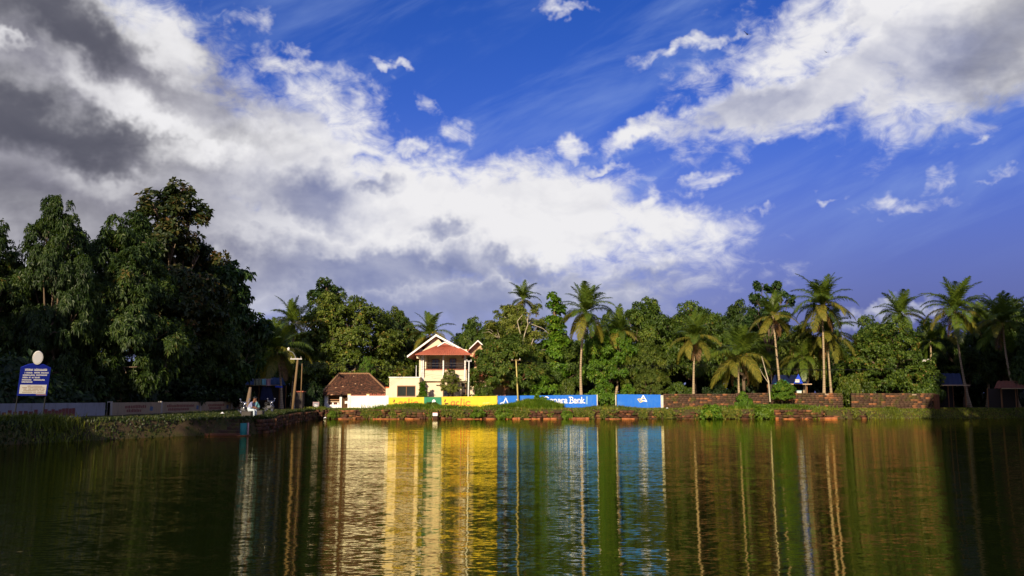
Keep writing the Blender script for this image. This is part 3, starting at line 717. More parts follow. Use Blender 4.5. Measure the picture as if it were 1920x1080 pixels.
# left road wall, running away from the viewer
XL = -30.0
lw = empty('roadside_wall', (XL, 66, .95))
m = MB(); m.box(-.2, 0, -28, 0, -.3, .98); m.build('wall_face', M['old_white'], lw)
rr2 = random.Random(3)
for y0, y1, zz in ((-14.5, -9.2, .30), (-8.6, -4.5, .34)):
    for k in range(9):
        t = y0 + (y1 - y0) * k / 9; m = MB(); m.box(.002, .006, t, t + .42, zz - .22 + rr2.uniform(-.05, .05), zz + .2 + rr2.uniform(-.05, .1)); m.build('faded_patch', M['faded_red'], lw)
tag(lw, 'stained whitish compound wall beside the road behind the leaning signboard', 'wall')
lw2 = empty('roadside_wall', (XL, 66.8, .95))
m = MB(); m.box(-.2, 0, 0, 40, -.3, .98); m.build('wall_face', M['old_brown'], lw2)
for k in range(5):
    m = MB(); m.box(-.24, .05, k * 9.6, k * 9.6 + .32, -.3, 1.06); m.build('pier', M['concrete'], lw2, False, .02)
for k, (y0, y1) in enumerate(((2.6, 6.6), (11, 17.5), (21.5, 26.5), (31, 35.5))):
    for row in range(2):
        z0 = .52 - row * .30; t = y0 + row * .3
        while t < y1 - row * 1.2:
            w = rr2.uniform(.18, .42); m = MB(); m.box(.002, .005, t, t + w * .72, z0, z0 + .22 + rr2.uniform(-.03, .03)); m.build('faded_letter', M['faded_red'], lw2); t += w
    m = MB(); m.prism([(.002, y1 + .7, .3), (.002, y1 + 1.3, .25), (.002, y1 + 1.4, .6), (.002, y1 + .8, .66)], (.004, 0, 0)); m.build('faded_mark', M['faded_blue'], lw2)
tag(lw2, 'brownish roadside wall with faded red painted lettering behind the motorcycles', 'wall')

# ------------------------------------------------------------------ house
HY = 107.0
def hx(px, Y=HY): return X(px, Y)
def hz(py, Y=HY): return Z(py, Y)
hs_ = empty('house', (hx(830), HY, 1.0)); O = Vector(hs_.location)
class HB(MB):
    def pb(s, a, b, t, bo, y0, y1):
        """box from photo columns a..b and rows t..bo on the plane y = HY + y0, going back to y1"""
        Y = HY + y0
        return s.box(X(a, Y) - O.x, X(b, Y) - O.x, y0, y1, Z(bo, Y) - O.z, Z(t, Y) - O.z)
    def pp(s, poly, y0, th):
        Y = HY + y0; return s.prism([(P(px, py, Y) - O) for px, py in poly], (0, th, 0))
h = HB()
h.pb(787, 800, 662, 766, 0, 9)                     # left pier and side wall
h.pb(787, 800, 655, 664, .4, 9)
h.pb(800, 876, 655, 766, 2.6, 3.0)                 # back wall of balcony and porch
h.pb(800, 832, 714, 766, .25, .6); h.pb(832, 851, 714, 728, .25, .6); h.pb(851, 866, 714, 766, .25, .6); h.pb(882, 890, 714, 766, .25, .6); h.pb(866, 882, 714, 718, .25, .6)
h.build('wall', M['cream'], hs_)
h = HB(); h.pb(786, 876, 708, 714.5, -.25, 2.6); h.build('balcony_floor', M['cream'], hs_)
h = HB(); h.pb(799.5, 876, 693.5, 708, -.12, .06); h.build('parapet', M['cream'], hs_)
h = HB(); h.pb(798, 877, 692, 693.6, -.2, .12); h.build('parapet_rail', M['roof_red'], hs_)
h = HB(); h.pp([(786, 665), (817, 631), (850, 665)], .05, .3); h.build('gable_wall', M['cream'], hs_)
rf = HB()
for e, a in (((764, 667.5), (817.5, 627.5)), ((877, 661), (817.5, 627.5))):
    rf.prism([P(e[0], e[1], HY - .7) - O, P(a[0], a[1], HY - .7) - O, P(a[0], a[1] + 2.6, HY - .7) - O, P(e[0], e[1] + 2.6, HY - .7) - O], (0, 10.5, 0))
roof = rf.build('roof', M['roof_red'], hs_)
for e, a in (((763.2, 667.6), (817.5, 627)), ((878, 660.4), (817.5, 627))):
    h = HB(); h.prism([P(e[0], e[1] - .6, HY - .78) - O, P(a[0], a[1] - .6, HY - .78) - O, P(a[0], a[1] + 3.4, HY - .78) - O, P(e[0], e[1] + 3.0, HY - .78) - O], (0, .07, 0)); h.build('fascia', M['white'], roof)
# ribbed red sheet awning over the balcony
def sheet(name, c00, c10, c11, c01, mat, parent, ribs, amp=.035, off=None):
    n = ribs * 2; V, F = [], []
    a, b, c, d = map(Vector, (c00, c10, c11, c01)); nr = (b - a).cross(d - a).normalized()
    for i in range(n + 1):
        t = i / n; w = nr * (amp if i % 2 else -amp)
        V += [a.lerp(b, t) + w, d.lerp(c, t) + w]
    for i in range(n): F.append((2 * i, 2 * i + 2, 2 * i + 3, 2 * i + 1))
    m = MB(); m.quadset(V, F); me = m.mesh(name)
    o = obj(name, me, mat, parent); sol = o.modifiers.new('thick', 'SOLIDIFY'); sol.thickness = .03; return o
aw = sheet('awning', P(779, 664.5, HY - 2.0) - O, P(886, 664.5, HY - 2.0) - O, P(852, 646.5, HY - .1) - O, P(824, 646.5, HY - .1) - O, M['roof_red'], hs_, 26)
sheet('awning_hip', P(779, 664.5, HY + .3) - O, P(779, 664.5, HY - 2.0) - O, P(824, 646.5, HY - .1) - O, P(823, 646.5, HY) - O, M['roof_red'], aw, 10)
h = HB(); h.prism([P(822, 647.6, HY - .4) - O, P(834, 640.6, HY - .4) - O, P(850, 647.6, HY - .4) - O], (0, .35, 0)); h.build('gablet', M['roof_red'], aw)
for e in ((820, 648.2), (852, 648.6)):
    h = HB(); h.prism([P(e[0], e[1], HY - .5) - O, P(834, 640.2, HY - .5) - O, P(834, 642.6, HY - .5) - O, P(e[0], e[1] + 2.2, HY - .5) - O], (0, .06, 0)); h.build('gablet_trim', M['white'], aw)
h = HB(); h.pb(779, 886, 664, 665.6, -2.0, -1.94); h.build('awning_edge', M['roof_red'], aw)
for px in (794.5, 832, 872.5):
    h = HB(); Y = HY - .35; h.box(X(px, Y) - O.x - .075, X(px, Y) - O.x + .075, -.42, -.27, Z(713, Y) - O.z, Z(662, Y) - O.z); h.build('column', M['white'], hs_)
h = HB(); h.tube([P(792, 668, HY - .3) - O, P(790.5, 672, HY - .3) - O, P(790.5, 765, HY - .1) - O], .06, 6); h.build('downpipe', M['white'], hs_)
h = HB(); h.pb(782, 788, 667, 672, -.5, .3); h.build('gutter_box', M['cream'], hs_)
for k in range(3):
    h = HB(); py = 676 + 5 * k; h.tube([P(800, py, HY - .1) - O, P(872, py, HY - .1) - O], .018, 5); h.build('balcony_bar', M['metal_grey'], hs_)
def window(parent, a, b, t, bo, y0, frame=1.4, mull=True, mat='wood_brown', glass='glass'):
    h = HB()
    for q in ((a, b, t, t + frame), (a, b, bo - frame, bo), (a, a + frame, t + frame, bo - frame), (b - frame, b, t + frame, bo - frame)): h.pb(*q, y0 - .06, y0 + .1)
    w = h.build('window', M[mat], parent)
    if mull:
        c = (a + b) / 2; h = HB(); h.pb(c - .5, c + .5, t + frame, bo - frame, y0 - .04, y0 + .08); h.build('mullion', M[mat], w)
        for q in ((a + frame, c - .5), (c + .5, b - frame)):
            h = HB(); h.pb(q[0], q[1], t + frame, bo - frame, y0 + .01, y0 + .03); h.build('pane', M[glass], w)
    else:
        h = HB(); h.pb(a + frame, b - frame, t + frame, bo - frame, y0 + .01, y0 + .03); h.build('pane', M[glass], w)
window(hs_, 831.5, 851.5, 727.5, 744, .2, 1.0)
window(hs_, 810, 824, 673, 692, 2.5, 1.2); window(hs_, 843, 856, 672, 692, 2.5, 1.2)
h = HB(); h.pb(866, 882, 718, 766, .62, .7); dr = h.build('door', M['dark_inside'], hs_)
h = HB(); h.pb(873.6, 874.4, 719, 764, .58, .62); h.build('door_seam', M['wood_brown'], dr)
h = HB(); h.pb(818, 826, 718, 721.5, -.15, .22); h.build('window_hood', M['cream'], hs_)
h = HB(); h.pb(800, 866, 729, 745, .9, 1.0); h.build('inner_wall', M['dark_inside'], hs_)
# right wing, mostly behind the mango tree
h = HB(); h.pb(890, 966, 676, 766, 1.5, 8); h.build('wing_wall', M['tan'], hs_)
wr = HB()
for e, a in (((866, 668), (896, 638)), ((930, 672), (896, 638))):
    wr.prism([P(e[0], e[1], HY + .4) - O, P(a[0], a[1], HY + .4) - O, P(a[0], a[1] + 2.4, HY + .4) - O, P(e[0], e[1] + 2.4, HY + .4) - O], (0, 7.5, 0))
wro = wr.build('wing_roof', M['roof_red'], hs_)
for e in ((880, 653), (914, 654)):
    h = HB(); h.prism([P(e[0], e[1], HY + .3) - O, P(896, 637.4, HY + .3) - O, P(896, 640.2, HY + .3) - O, P(e[0], e[1] + 2.4, HY + .3) - O], (0, .06, 0)); h.build('fascia', M['white'], wro)
h = HB(); h.pp([(872, 668), (896, 641), (926, 670)], 1.4, .2); h.build('wing_gable', M['tan'], hs_)
sheet('wing_awning', P(884, 672.5, HY - .3) - O, P(972, 674.5, HY - .3) - O, P(966, 660, HY + 1.6) - O, P(890, 660, HY + 1.6) - O, M['roof_red'], hs_, 20)
sheet('lower_awning', P(884, 705, HY - .4) - O, P(905, 705, HY - .4) - O, P(905, 697, HY + .9) - O, P(884, 697, HY + .9) - O, M['roof_red'], hs_, 8)
h = HB(); h.pb(890, 966, 714, 718, .9, 1.6); h.build('wing_ledge', M['tan'], hs_)
window(hs_, 936, 948, 690, 706, 1.45, 1.0, True); window(hs_, 900, 914, 722, 742, 1.45, 1.0, True)
for px in (908, 952):
    h = HB(); h.pb(px, px + 4, 718, 766, 1.0, 1.3); h.build('wing_column', M['cream'], hs_)
tag(hs_, 'cream two-storey house with red tiled gable roof, balcony and ribbed red awning', 'house')

# annex, in front of the house
an = empty('annex', (hx(759, 104.4), 104.4, 1.0)); O = Vector(an.location); HY_old = HY; HY = 104.4
h = HB(); h.pb(732, 788, 708, 723, 0, 5); h.pb(732, 746.5, 723, 766, 0, 5); h.pb(781, 788, 723, 766, 0, 5); h.pb(746.5, 781, 744, 766, 0, .25); h.pb(746.5, 781, 723, 744.2, 2.5, 2.7)
h.build('wall', M['cream'], an)
h = HB(); h.pb(730.6, 789, 706.6, 708.4, -.1, 5.1); h.build('coping', M['white'], an)
window(an, 746.5, 781, 723.6, 743.6, .1, 1.2)
h = HB(); h.pb(781, 782.2, 685, 707, .3, .38); h.build('roof_post', M['metal_grey'], an)
h = HB(); h.pb(725.6, 732, 727, 768, .1, .5); h.build('side_pier', M['cream'], an)
h = HB(); h.pb(725, 732.4, 725.6, 727.4, .02, .6); h.build('pier_cap', M['ink_orange'], an)
tag(an, 'small flat-roofed cream annex with a brown two-pane window', 'building')
HY = HY_old

# tiled hut with whitewashed front
HT = 105.2
ht = empty('tiled_hut', (X(662, HT), HT, 1.0)); O = Vector(ht.location); HY = HT
def tiles(name, eL, eR, rR, rL, rows, cols, mat, parent, rng, lift=.05):
    """overlapping roof tiles on a sloping quad, one joined skin"""
    V, F, T = [], [], []; eL, eR, rR, rL = map(Vector, (eL, eR, rR, rL)); nr = (eR - eL).cross(rL - eL).normalized()
    for r_ in range(rows):
        v0, v1 = r_ / rows, (r_ + 1.18) / rows
        for c in range(cols):
            u0, u1 = c / cols, (c + .96) / cols; b = len(V); j = rng.uniform(-.012, .012); tt = rng.random() ** 1.3 * .92 if rng.random() > .022 else 1.0
            def q(u, v): v = min(v, 1.02); return eL.lerp(eR, u).lerp(rL.lerp(rR, u), v)
            um = (u0 + u1) / 2
            V += [q(u0, v0) + nr * (lift + j), q(um, v0 - .004) + nr * (lift * 1.8 + j), q(u1, v0) + nr * (lift + j), q(u1, v1) + nr * .01, q(um, v1) + nr * .03, q(u0, v1) + nr * .01, q(u0, v0), q(um, v0), q(u1, v0)]
            F += [(b, b + 1, b + 4, b + 5), (b + 1, b + 2, b + 3, b + 4), (b + 6, b + 7, b + 1, b), (b + 7, b + 8, b + 2, b + 1)]; T += [tt] * 9
    o = obj(name, mesh_np(name, [tuple(v) for v in V], F, T), mat, parent); o['kind'] = 'stuff'; return o
rgt = random.Random(8)
rdL, rdR = P(636, 701.5, HT + 4.2) - O, P(692, 701.5, HT + 4.2) - O
eL, eR, bL, bR = P(600, 741, HT - .5) - O, P(733, 741, HT - .5) - O, P(600, 741, HT - .5) - O + Vector((0, 9.4, 0)), P(733, 741, HT - .5) - O + Vector((0, 9.4, 0))
tiles('roof_tiles', eL, eR, rdR, rdL, 22, 34, M['roof_tile'], ht, rgt)
tiles('roof_tiles', bL, eL, rdL, rdL + Vector((.01, .01, 0)), 22, 26, M['roof_tile'], ht, rgt)
tiles('roof_tiles', eR, bR, rdR + Vector((.01, .01, 0)), rdR, 22, 26, M['roof_tile'], ht, rgt)
m = MB(); m.quadset([eL, eR, bR, bL, rdL, rdR], [(0, 1, 5, 4), (1, 2, 5), (2, 3, 4, 5), (3, 0, 4), (3, 2, 1, 0)]); m.build('roof_deck', M['dark_inside'], ht)
for a, b in ((rdL, rdR), (eL, rdL), (eR, rdR)):
    n = 14
    for k in range(n):
        p, q = a.lerp(b, k / n), a.lerp(b, (k + .92) / n); m = MB(); m.tube([p + Vector((0, -.03, .05)), q + Vector((0, -.03, .08))], [.13, .10], 6); o = m.build('ridge_tile', None, ht)
        o.data.materials.append(M['ridge'] if 'ridge' in M else M.setdefault('ridge', plain('ridge', (.36, .20, .10), .85, var=.8)))
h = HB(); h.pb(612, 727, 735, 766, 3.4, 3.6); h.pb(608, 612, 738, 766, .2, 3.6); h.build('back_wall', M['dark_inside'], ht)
for a, b in ((612, 618.5), (640, 644.5)):
    h = HB(); h.pb(a, b, 741.5, 768, .1, .45); h.build('pillar', M['white'], ht, False, .02)
h = HB(); h.pb(618.5, 640, 758.5, 768, .12, .4); h.build('low_wall', M['white'], ht)
for py, mt in ((743.5, 'wood_brown'), (748.5, 'wood_brown'), (752.4, 'sign_tan')):
    h = HB(); h.pb(618.5, 640, py, py + 1.8, .5, .56); h.build('rail', M[mt], ht)
for a in (622, 626.5, 631.5, 636):
    h = HB(); h.pb(a, a + 2.8, 753.5, 758.4, .62, .9); h.build('stored_box', M['white'] if a in (626.5, 636) else M['ink_maroon'], ht)
h = HB(); h.pb(650, 656, 752, 757, .05, .12); h.build('notice', M['white'], ht)
for k in range(6):
    h = HB(); h.pb(645.4 + k * 1.7, 646 + k * 1.7, 742, 767, .3, .34); h.build('gate_bar', M['wood_brown'], ht)
tag(ht, 'low hut with hipped dark brown tiled roof and white pillars', 'hut')
_, ww = wall_obj('white_wall', 'whitewashed compound wall between the tiled hut and the yellow wall', 656, 731, 741.8, 741.4, 103.2, .2, M['white'])
HY = 103.2; O = Vector(ww.location)
for a, b in ((655, 660.5), (690, 695)):
    h = HB(); h.pb(a, b, 740.2, 768, -.06, .28); h.build('pilaster', M['white'], ww, False, .02)
    h = HB(); h.pb(a - .3, b + .3, 738.6, 740.2, -.08, .3); h.build('pilaster_cap', M['ink_gold'], ww)
h = HB(); h.pb(661, 725, 740.4, 742, -.03, .24); h.build('red_coping', M['roof_red'], ww)
for k in range(7):
    a = 697 + k * 4.1 + .5 * (k % 2); h = HB(); h.pb(a, a + 2.4, 737.6 + .6 * (k % 3), 740.6, .0, .2); h.build('coping_tile', M['roof_red'], ww, False, .02)
HY = HY_old
nb = empty('notice_board', (X(596.5, 101.5), 101.5, float(gh(X(596.5, 101.5), 101.5)))); 
m = MB(); m.box(-.36, .36, -.02, .02, .0, .78); m.build('panel', M['cloth_pink'], nb)
m = MB(); m.box(-.30, .30, -.026, -.021, .08, .72); fp = m.build('panel_face', M['old_white'], nb)
m = MB(); m.tube([(-.18 + .03 * i, -.03, .40 + .10 * math.sin(i * .52)) for i in range(13)], .03, 5); m.tube([(-.18 + .03 * i, -.03, .36 - .10 * math.sin(i * .52)) for i in range(13)], .03, 5); m.build('emblem', M['ink_white'], nb)
for s in (-1, 1):
    m = MB(); m.box(s * .33 - .03, s * .33 + .03, .02, .06, -.2, .8); m.build('leg', M['metal_grey'], nb)
tag(nb, 'small grey notice board with a white emblem left of the tiled hut', 'sign')

# ------------------------------------------------------------------ trees
TG_L = 'tall trees beside the road'
plant('bigmango', 'mango_tree', 'tall dark tree cut by the left picture edge above the signboard', 'tree', -150, 62, 384, 68, 'leaf_dark', group=TG_L, rz=40)
plant('bigmango', 'mango_tree', 'dark dome-topped mango tree directly behind the leaning signboard', 'tree', 10, 190, 352, 70, 'leaf_dark', group=TG_L, rz=130)
plant('bigmango', 'mango_tree', 'broad mango tree with drooping leaf whorls above the faded roadside wall', 'tree', 105, 350, 384, 76, 'leaf_dark', group=TG_L, rz=250)
plant('tallteak', 'teak_tree', 'tallest tree with rusty brown flower heads at its top', 'tree', 215, 415, 334, 88, 'leaf_rust', group=TG_L, rz=20)
plant('sideteak', 'teak_tree', 'large-leaved tree with pale leaf tips at the edge of the tall group', 'tree', 330, 500, 476, 97, 'leaf_teak', group=TG_L, rz=80)
plant('bigmango', 'mango_tree', 'dark tree filling the shade between the mango and the large-leaved tree', 'tree', 250, 450, 440, 94, 'leaf_dark', group=TG_L, rz=300)
plant('bigmango', 'mango_tree', 'shaded lower tree behind the white roadside wall', 'tree', -80, 150, 500, 80, 'leaf_dark', group=TG_L, rz=10)
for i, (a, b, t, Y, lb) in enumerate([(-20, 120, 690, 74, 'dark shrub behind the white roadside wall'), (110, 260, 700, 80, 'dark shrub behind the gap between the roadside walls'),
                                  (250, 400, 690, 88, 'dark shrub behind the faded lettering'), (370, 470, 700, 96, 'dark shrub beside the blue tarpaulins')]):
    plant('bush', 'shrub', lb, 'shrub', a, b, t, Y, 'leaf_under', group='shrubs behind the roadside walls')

TG = 'trees on the far bank'
plant('round', 'jackfruit_tree', 'huge rounded dense tree standing over the tiled hut', 'tree', 532, 772, 553, 119.5, 'leaf_round', group=TG, rz=15)
plant('tallteak', 'teak_tree', 'dark small-crowned tree poking up above the rounded tree', 'tree', 560, 662, 518, 128, 'leaf_teak', group=TG, rz=200)
plant('mango', 'mango_tree', 'smaller deep green tree in shade left of the house gable', 'tree', 690, 800, 590, 124, 'leaf_dark', group=TG, rz=70)
plant('mango', 'mango_tree', 'dark green tree rising behind the house roof', 'tree', 838, 948, 598, 121, 'leaf_mango', group=TG, rz=160)
plant('mango_b', 'mango_tree', 'dark mango tree spreading in front of the house wing with a reddish trunk', 'tree', 874, 1018, 622, 104.6, 'leaf_mango', 'bark_red', group=TG, rz=215)
plant('feather', 'rain_tree', 'airy pale yellow-green tree with bare white branches above the mango', 'tree', 888, 1052, 560, 115, 'leaf_pale', 'bark_pale', group=TG, rz=35)
plant('column', 'creeper_covered_tree', 'slim column of a tree wrapped in green creeper', 'tree', 1020, 1066, 537, 112, 'leaf_fresh', group=TG)
plant('mango_b', 'mango_tree', 'dark leafy tree between the creeper column and the lone palm', 'tree', 985, 1105, 622, 114, 'leaf_mango', group=TG, rz=100)
plant('mango', 'mango_tree', 'tree of fresh green leaves just right of the lone palm trunk', 'tree', 1082, 1205, 612, 110, 'leaf_fresh', group=TG, rz=10)
plant('mango', 'mango_tree', 'tall broad mango tree above the short blue wall', 'tree', 1130, 1285, 562, 119, 'leaf_mango', group=TG, rz=290)
plant('mango_b', 'mango_tree', 'wide dark green tree on the skyline right of the short blue wall', 'tree', 1225, 1375, 565, 124, 'leaf_mango', group=TG, rz=55)
plant('mango', 'mango_tree', 'dark skyline tree behind the low spreading palm', 'tree', 1330, 1450, 566, 126, 'leaf_dark', group=TG, rz=180)
plant('mango', 'mango_tree', 'mid-height tree hanging over the low laterite wall by the blue wall', 'tree', 1160, 1262, 640, 108, 'leaf_round', group=TG, rz=330)
plant('sparse', 'sparse_tree', 'thin open-crowned tree with sky showing through its leaves', 'tree', 1396, 1494, 525, 118, 'leaf_teak', 'bark', group=TG, rz=60)
plant('mango', 'mango_tree', 'leafy tree under the open-crowned tree, behind the curved palm', 'tree', 1395, 1500, 595, 121, 'leaf_mango', group=TG, rz=140)
plant('mango', 'mango_tree', 'small bright tree beside the tall twin palms', 'tree', 1462, 1545, 606, 112, 'leaf_round', group=TG, rz=230)
plant('round', 'broad_shrub_tree', 'big sprawling dark shrub tree hanging over the end of the laterite wall', 'tree', 1556, 1752, 606, 110, 'leaf_mango', group=TG, rz=120)
plant('mango_b', 'mango_tree', 'rounded tree behind the sprawling shrub tree', 'tree', 1580, 1700, 590, 122, 'leaf_mango', group=TG, rz=10)
plant('mango', 'mango_tree', 'dark tree behind the slim palm right of the shrub tree', 'tree', 1690, 1800, 600, 126, 'leaf_dark', group=TG, rz=75)
plant('mango_b', 'mango_tree', 'large dark tree closing the view at the right end', 'tree', 1795, 1960, 556, 122, 'leaf_dark', group=TG, rz=190)
plant('mango', 'mango_tree', 'dark tree at the right picture edge behind the leaning palm', 'tree', 1870, 2030, 590, 116, 'leaf_dark', group=TG, rz=20)
plant('mango', 'mango_tree', 'shaded tree behind the dark sheds', 'tree', 1740, 1860, 630, 118, 'leaf_dark', group=TG, rz=260)
plant('mango_b', 'mango_tree', 'dark tree filling the gap behind the utility pole', 'tree', 440, 590, 610, 124, 'leaf_dark', group=TG, rz=45)
plant('mango_b', 'mango_tree', 'rounded mango tree on the skyline behind the short orange-trunked palm', 'tree', 1270, 1400, 572, 130, 'leaf_mango', group=TG, rz=300)
plant('mango', 'mango_tree', 'skyline tree in the notch right of the lone palm', 'tree', 1105, 1180, 585, 127, 'leaf_mango', group=TG, rz=205)
plant('mango_b', 'mango_tree', 'leafy tree behind the palm by the house gable', 'tree', 752, 868, 632, 126, 'leaf_round', group=TG, rz=250)
plant('mango', 'mango_tree', 'olive green tree low between the two utility poles and the creeper column', 'tree', 955, 1040, 665, 106.5, 'leaf_mango', group=TG, rz=320)
plant('bush', 'shrub', 'tall dark shrub between the makeshift shed and the low palm', 'shrub', 425, 520, 622, 112, 'leaf_dark', group=TG, rz=20)
plant('mango_b', 'mango_tree', 'dark tree behind the foot of the twin palms', 'tree', 1500, 1610, 618, 128, 'leaf_dark', group=TG, rz=80)
for lb, a_, b_, t_, Y_, mt_, rz_, ky in [
    ('leafy skyline tree between the broad mango and the wide dark tree', 1190, 1300, 582, 134, 'leaf_round', 15, 'mango_b'),
    ('skyline tree in the dip left of the open-crowned tree', 1372, 1462, 590, 136, 'leaf_mango', 95, 'mango'),
    ('dark tree low behind the lone palm trunk', 1046, 1130, 624, 130, 'leaf_mango', 165, 'mango_b'),
    ('tree rising behind the right flank of the huge rounded tree', 690, 790, 578, 132, 'leaf_round', 35, 'mango'),
    ('far olive tree in the dip between the twin palms and the slim palm', 1600, 1700, 612, 136, 'leaf_mango', 225, 'mango'),
    ('tree behind the palm crown right of the tall group', 486, 575, 596, 134, 'leaf_round', 285, 'mango_b'),
    ('leafy tree behind the airy pale tree and the palm top', 915, 1015, 586, 133, 'leaf_mango', 345, 'mango')]:
    plant(ky, 'mango_tree', lb, 'tree', a_, b_, t_, Y_, mt_, group=TG, rz=rz_)
BG = 'shrubs along the walls'
for key, lb, a, b, t, Y, mt, yb in [
    ('bush', 'leafy green shrub growing behind the blue wall below the creeper column', 975, 1050, 706, 104.6, 'leaf_fresh', None),
    ('bush_b', 'shrub leaning on the lettered blue wall left of the palm trunk', 1040, 1085, 712, 105.6, 'leaf_round', None),
    ('bush', 'bright shrub at the gap between the two blue walls', 1098, 1160, 712, 105, 'leaf_fresh', None),
    ('bush', 'yellow-green shrub behind the short blue wall', 1150, 1200, 722, 104.6, 'leaf_fresh', None),
    ('mango', 'tall shrub with orange-tinged leaves right behind the sail emblem', 1186, 1248, 688, 105, 'leaf_round', None),
    ('bush_b', 'dull shrub behind the low laterite wall', 1240, 1300, 716, 105.4, 'leaf_mango', None),
    ('bush_b', 'dark shrub below the low spreading palm', 1305, 1370, 722, 106, 'leaf_under', None),
    ('bush', 'weedy shrub growing in front of the laterite wall below the spreading palm', 1372, 1404, 735, 101.9, 'leaf_fresh', None),
    ('mango', 'dense green shrub climbing over the laterite wall below the curved palm', 1438, 1486, 712, 101.6, 'leaf_fresh', None),
    ('bush_b', 'shrub behind the wall at the foot of the twin palms', 1560, 1630, 700, 105, 'leaf_round', None),
    ('bush', 'low dark shrub at the right foot of the sprawling shrub tree', 1690, 1760, 700, 105.5, 'leaf_mango', None),
    ('column', 'green climber at the corner between annex and house', 785, 803, 712, 104.2, 'leaf_fresh', None),
    ('feather', 'small leafy sapling before the house balcony', 824, 866, 688, 105.2, 'leaf_pale', None),
    ('bush_b', 'low shrub at the foot of the mango tree by the house', 890, 930, 722, 104.2, 'leaf_mango', None),
    ('feather', 'bright lime-leaved sapling above the hut roof', 672, 706, 662, 111.5, 'leaf_fresh', None),
    ('bush_b', 'dark shrub beside the leaning utility pole', 556, 612, 715, 103.5, 'leaf_under', None)]:
    plant(key, 'shrub', lb, 'shrub', a, b, t, Y, M and mt, group=BG, ybase=yb)
plant('ball', 'round_bush', 'round glossy green bush hanging over the bank edge at the water', 'bush', 1309, 1349, 752, 98.4, 'leaf_fresh', ybase=786)
plant('ball', 'small_bush', 'small weed tuft on the retaining wall below the yellow wall', 'bush', 884, 912, 764, 98.5, 'grass_lush', ybase=783, group='weeds on the revetment')
plant('ball', 'small_bush', 'weed tuft trailing from the bank under the white triangle', 'bush', 928, 962, 762, 98.5, 'grass_lush', ybase=786, group='weeds on the revetment')
plant('ball', 'small_bush', 'weed tuft in the broken step below the long blue wall', 'bush', 1050, 1072, 766, 98.5, 'grass_lush', ybase=786, group='weeds on the revetment')
plant('ball', 'small_bush', 'leafy tuft at the broken notch of the bank below the dense shrub', 'bush', 1408, 1444, 752, 98.3, 'grass_lush', ybase=786, group='weeds on the revetment')
plant('ball', 'small_bush', 'weed tuft on the bank at the left end of the retaining wall', 'bush', 618, 636, 766, 98.5, 'grass_lush', ybase=784, group='weeds on the revetment')

plant('ball', 'small_bush', 'bushy weed in front of the green wall panel', 'bush', 797, 826, 751, 101.6, 'leaf_round', group='weeds on the revetment')
# unseen trees added on the side banks to shade both ends of the scene
for i, (x, y, h, w) in enumerate([(43, 60, 29, 11), (52, 64, 29, 14), (53, 80, 27, 10), (62, 72, 28, 15), (62, 86, 25, 12), (36, 49, 22, 10), (57, 91, 17, 10), (66, 100, 18, 11), (-25, 20, 18, 9), (-32, 19, 13, 10), (-31.5, 29, 6.5, 8), (-27, 31, 6, 6), (-38.5, 25, 21, 11), (-44, 38, 20, 12), (-47, 50, 20, 12)]):
    t = TYPES['bigmango']; r = empty('mango_tree', (x, y, float(gh(x, y))), 0, (w / t['W'], w / t['W'], h / t['H']))
    for nm, me, mt in (('crown', t['crown'], 'leaf_dark'), ('trunk', t['trunk'], 'bark')): q = obj(nm, me, M[mt], r); q.rotation_euler.z = i * 1.3
    tag(r, ('added shade tree on the side bank to the right, outside the picture' if x > 0 else 'added shade tree on the side bank to the left, outside the picture'), 'tree', 'added shade trees on the right side bank' if x > 0 else 'added shade trees on the left side bank')

# palms
PG = 'coconut palms beyond the boundary wall'
coconut_palm(1098, 586, 1091, 745, 104.5, 1.02, 'tall lone coconut palm with a pale trunk behind the lettered blue wall', 1, 26, .25, 2)
coconut_palm(1160, 622, 1150, 745, 110, .92, 'coconut palm with yellowing drooping fronds right behind the lone palm', 2, 20, .5, 1)
coconut_palm(980, 562, 982, 745, 122, .75, 'palm top showing above the pale airy tree', 3, 18, .1, 0)
coconut_palm(806, 628, 806, 745, 117, .95, 'palm with arching fronds behind the house gable', 4, 20, .35, 0)
coconut_palm(549, 606, 548, 750, 118, 1.0, 'palm crown between the tall group and the rounded tree', 5, 20, .2, 0)
coconut_palm(519, 660, 528, 756, 101, 1.15, 'low palm with a reddish crown heart beside the leaning utility pole', 6, 20, .3, 1)
coconut_palm(1303, 634, 1300, 740, 104.5, .92, 'short orange-trunked coconut palm behind the low laterite wall', 7, 20, .35, 2)
coconut_palm(1386, 668, 1388, 742, 104.6, 1.2, 'low spreading young palm with a hanging yellow frond', 8, 22, .5, 2, young=True)
coconut_palm(1449, 592, 1465, 722, 106, .86, 'curved palm leaning left below the open-crowned tree', 9, 18, .35, 3)
coconut_palm(1541, 572, 1544, 742, 105, 1.12, 'tallest straight coconut palm of the twin pair', 10, 28, .2, 2)
coconut_palm(1551, 625, 1560, 742, 109, 1.12, 'shorter palm of the twin pair with drooping fronds', 11, 22, .35, 2, droopy=1)
coconut_palm(1687, 590, 1692, 745, 120, 1.0, 'slim coconut palm standing clear against the low white cloud', 12, 24, .1, 1)
coconut_palm(1791, 582, 1818, 742, 112, 1.2, 'dark coconut palm above the unlit sheds', 13, 26, .1, 2)
coconut_palm(1880, 606, 1910, 742, 110, 1.15, 'dark leaning coconut palm near the right picture edge', 14, 22, .15, 2)
coconut_palm(1835, 612, 1850, 742, 119, 1.05, 'shaded palm between the two dark palms at the right', 15, 20, .1, 0)
coconut_palm(1745, 640, 1750, 742, 118, .95, 'small shaded palm left of the dark palm above the sheds', 16, 16, .1, 0)
coconut_palm(1505, 668, 1508, 742, 109, .8, 'small palm with limp fronds over the blue tarpaulin shed', 17, 14, .3, 2, droopy=1)

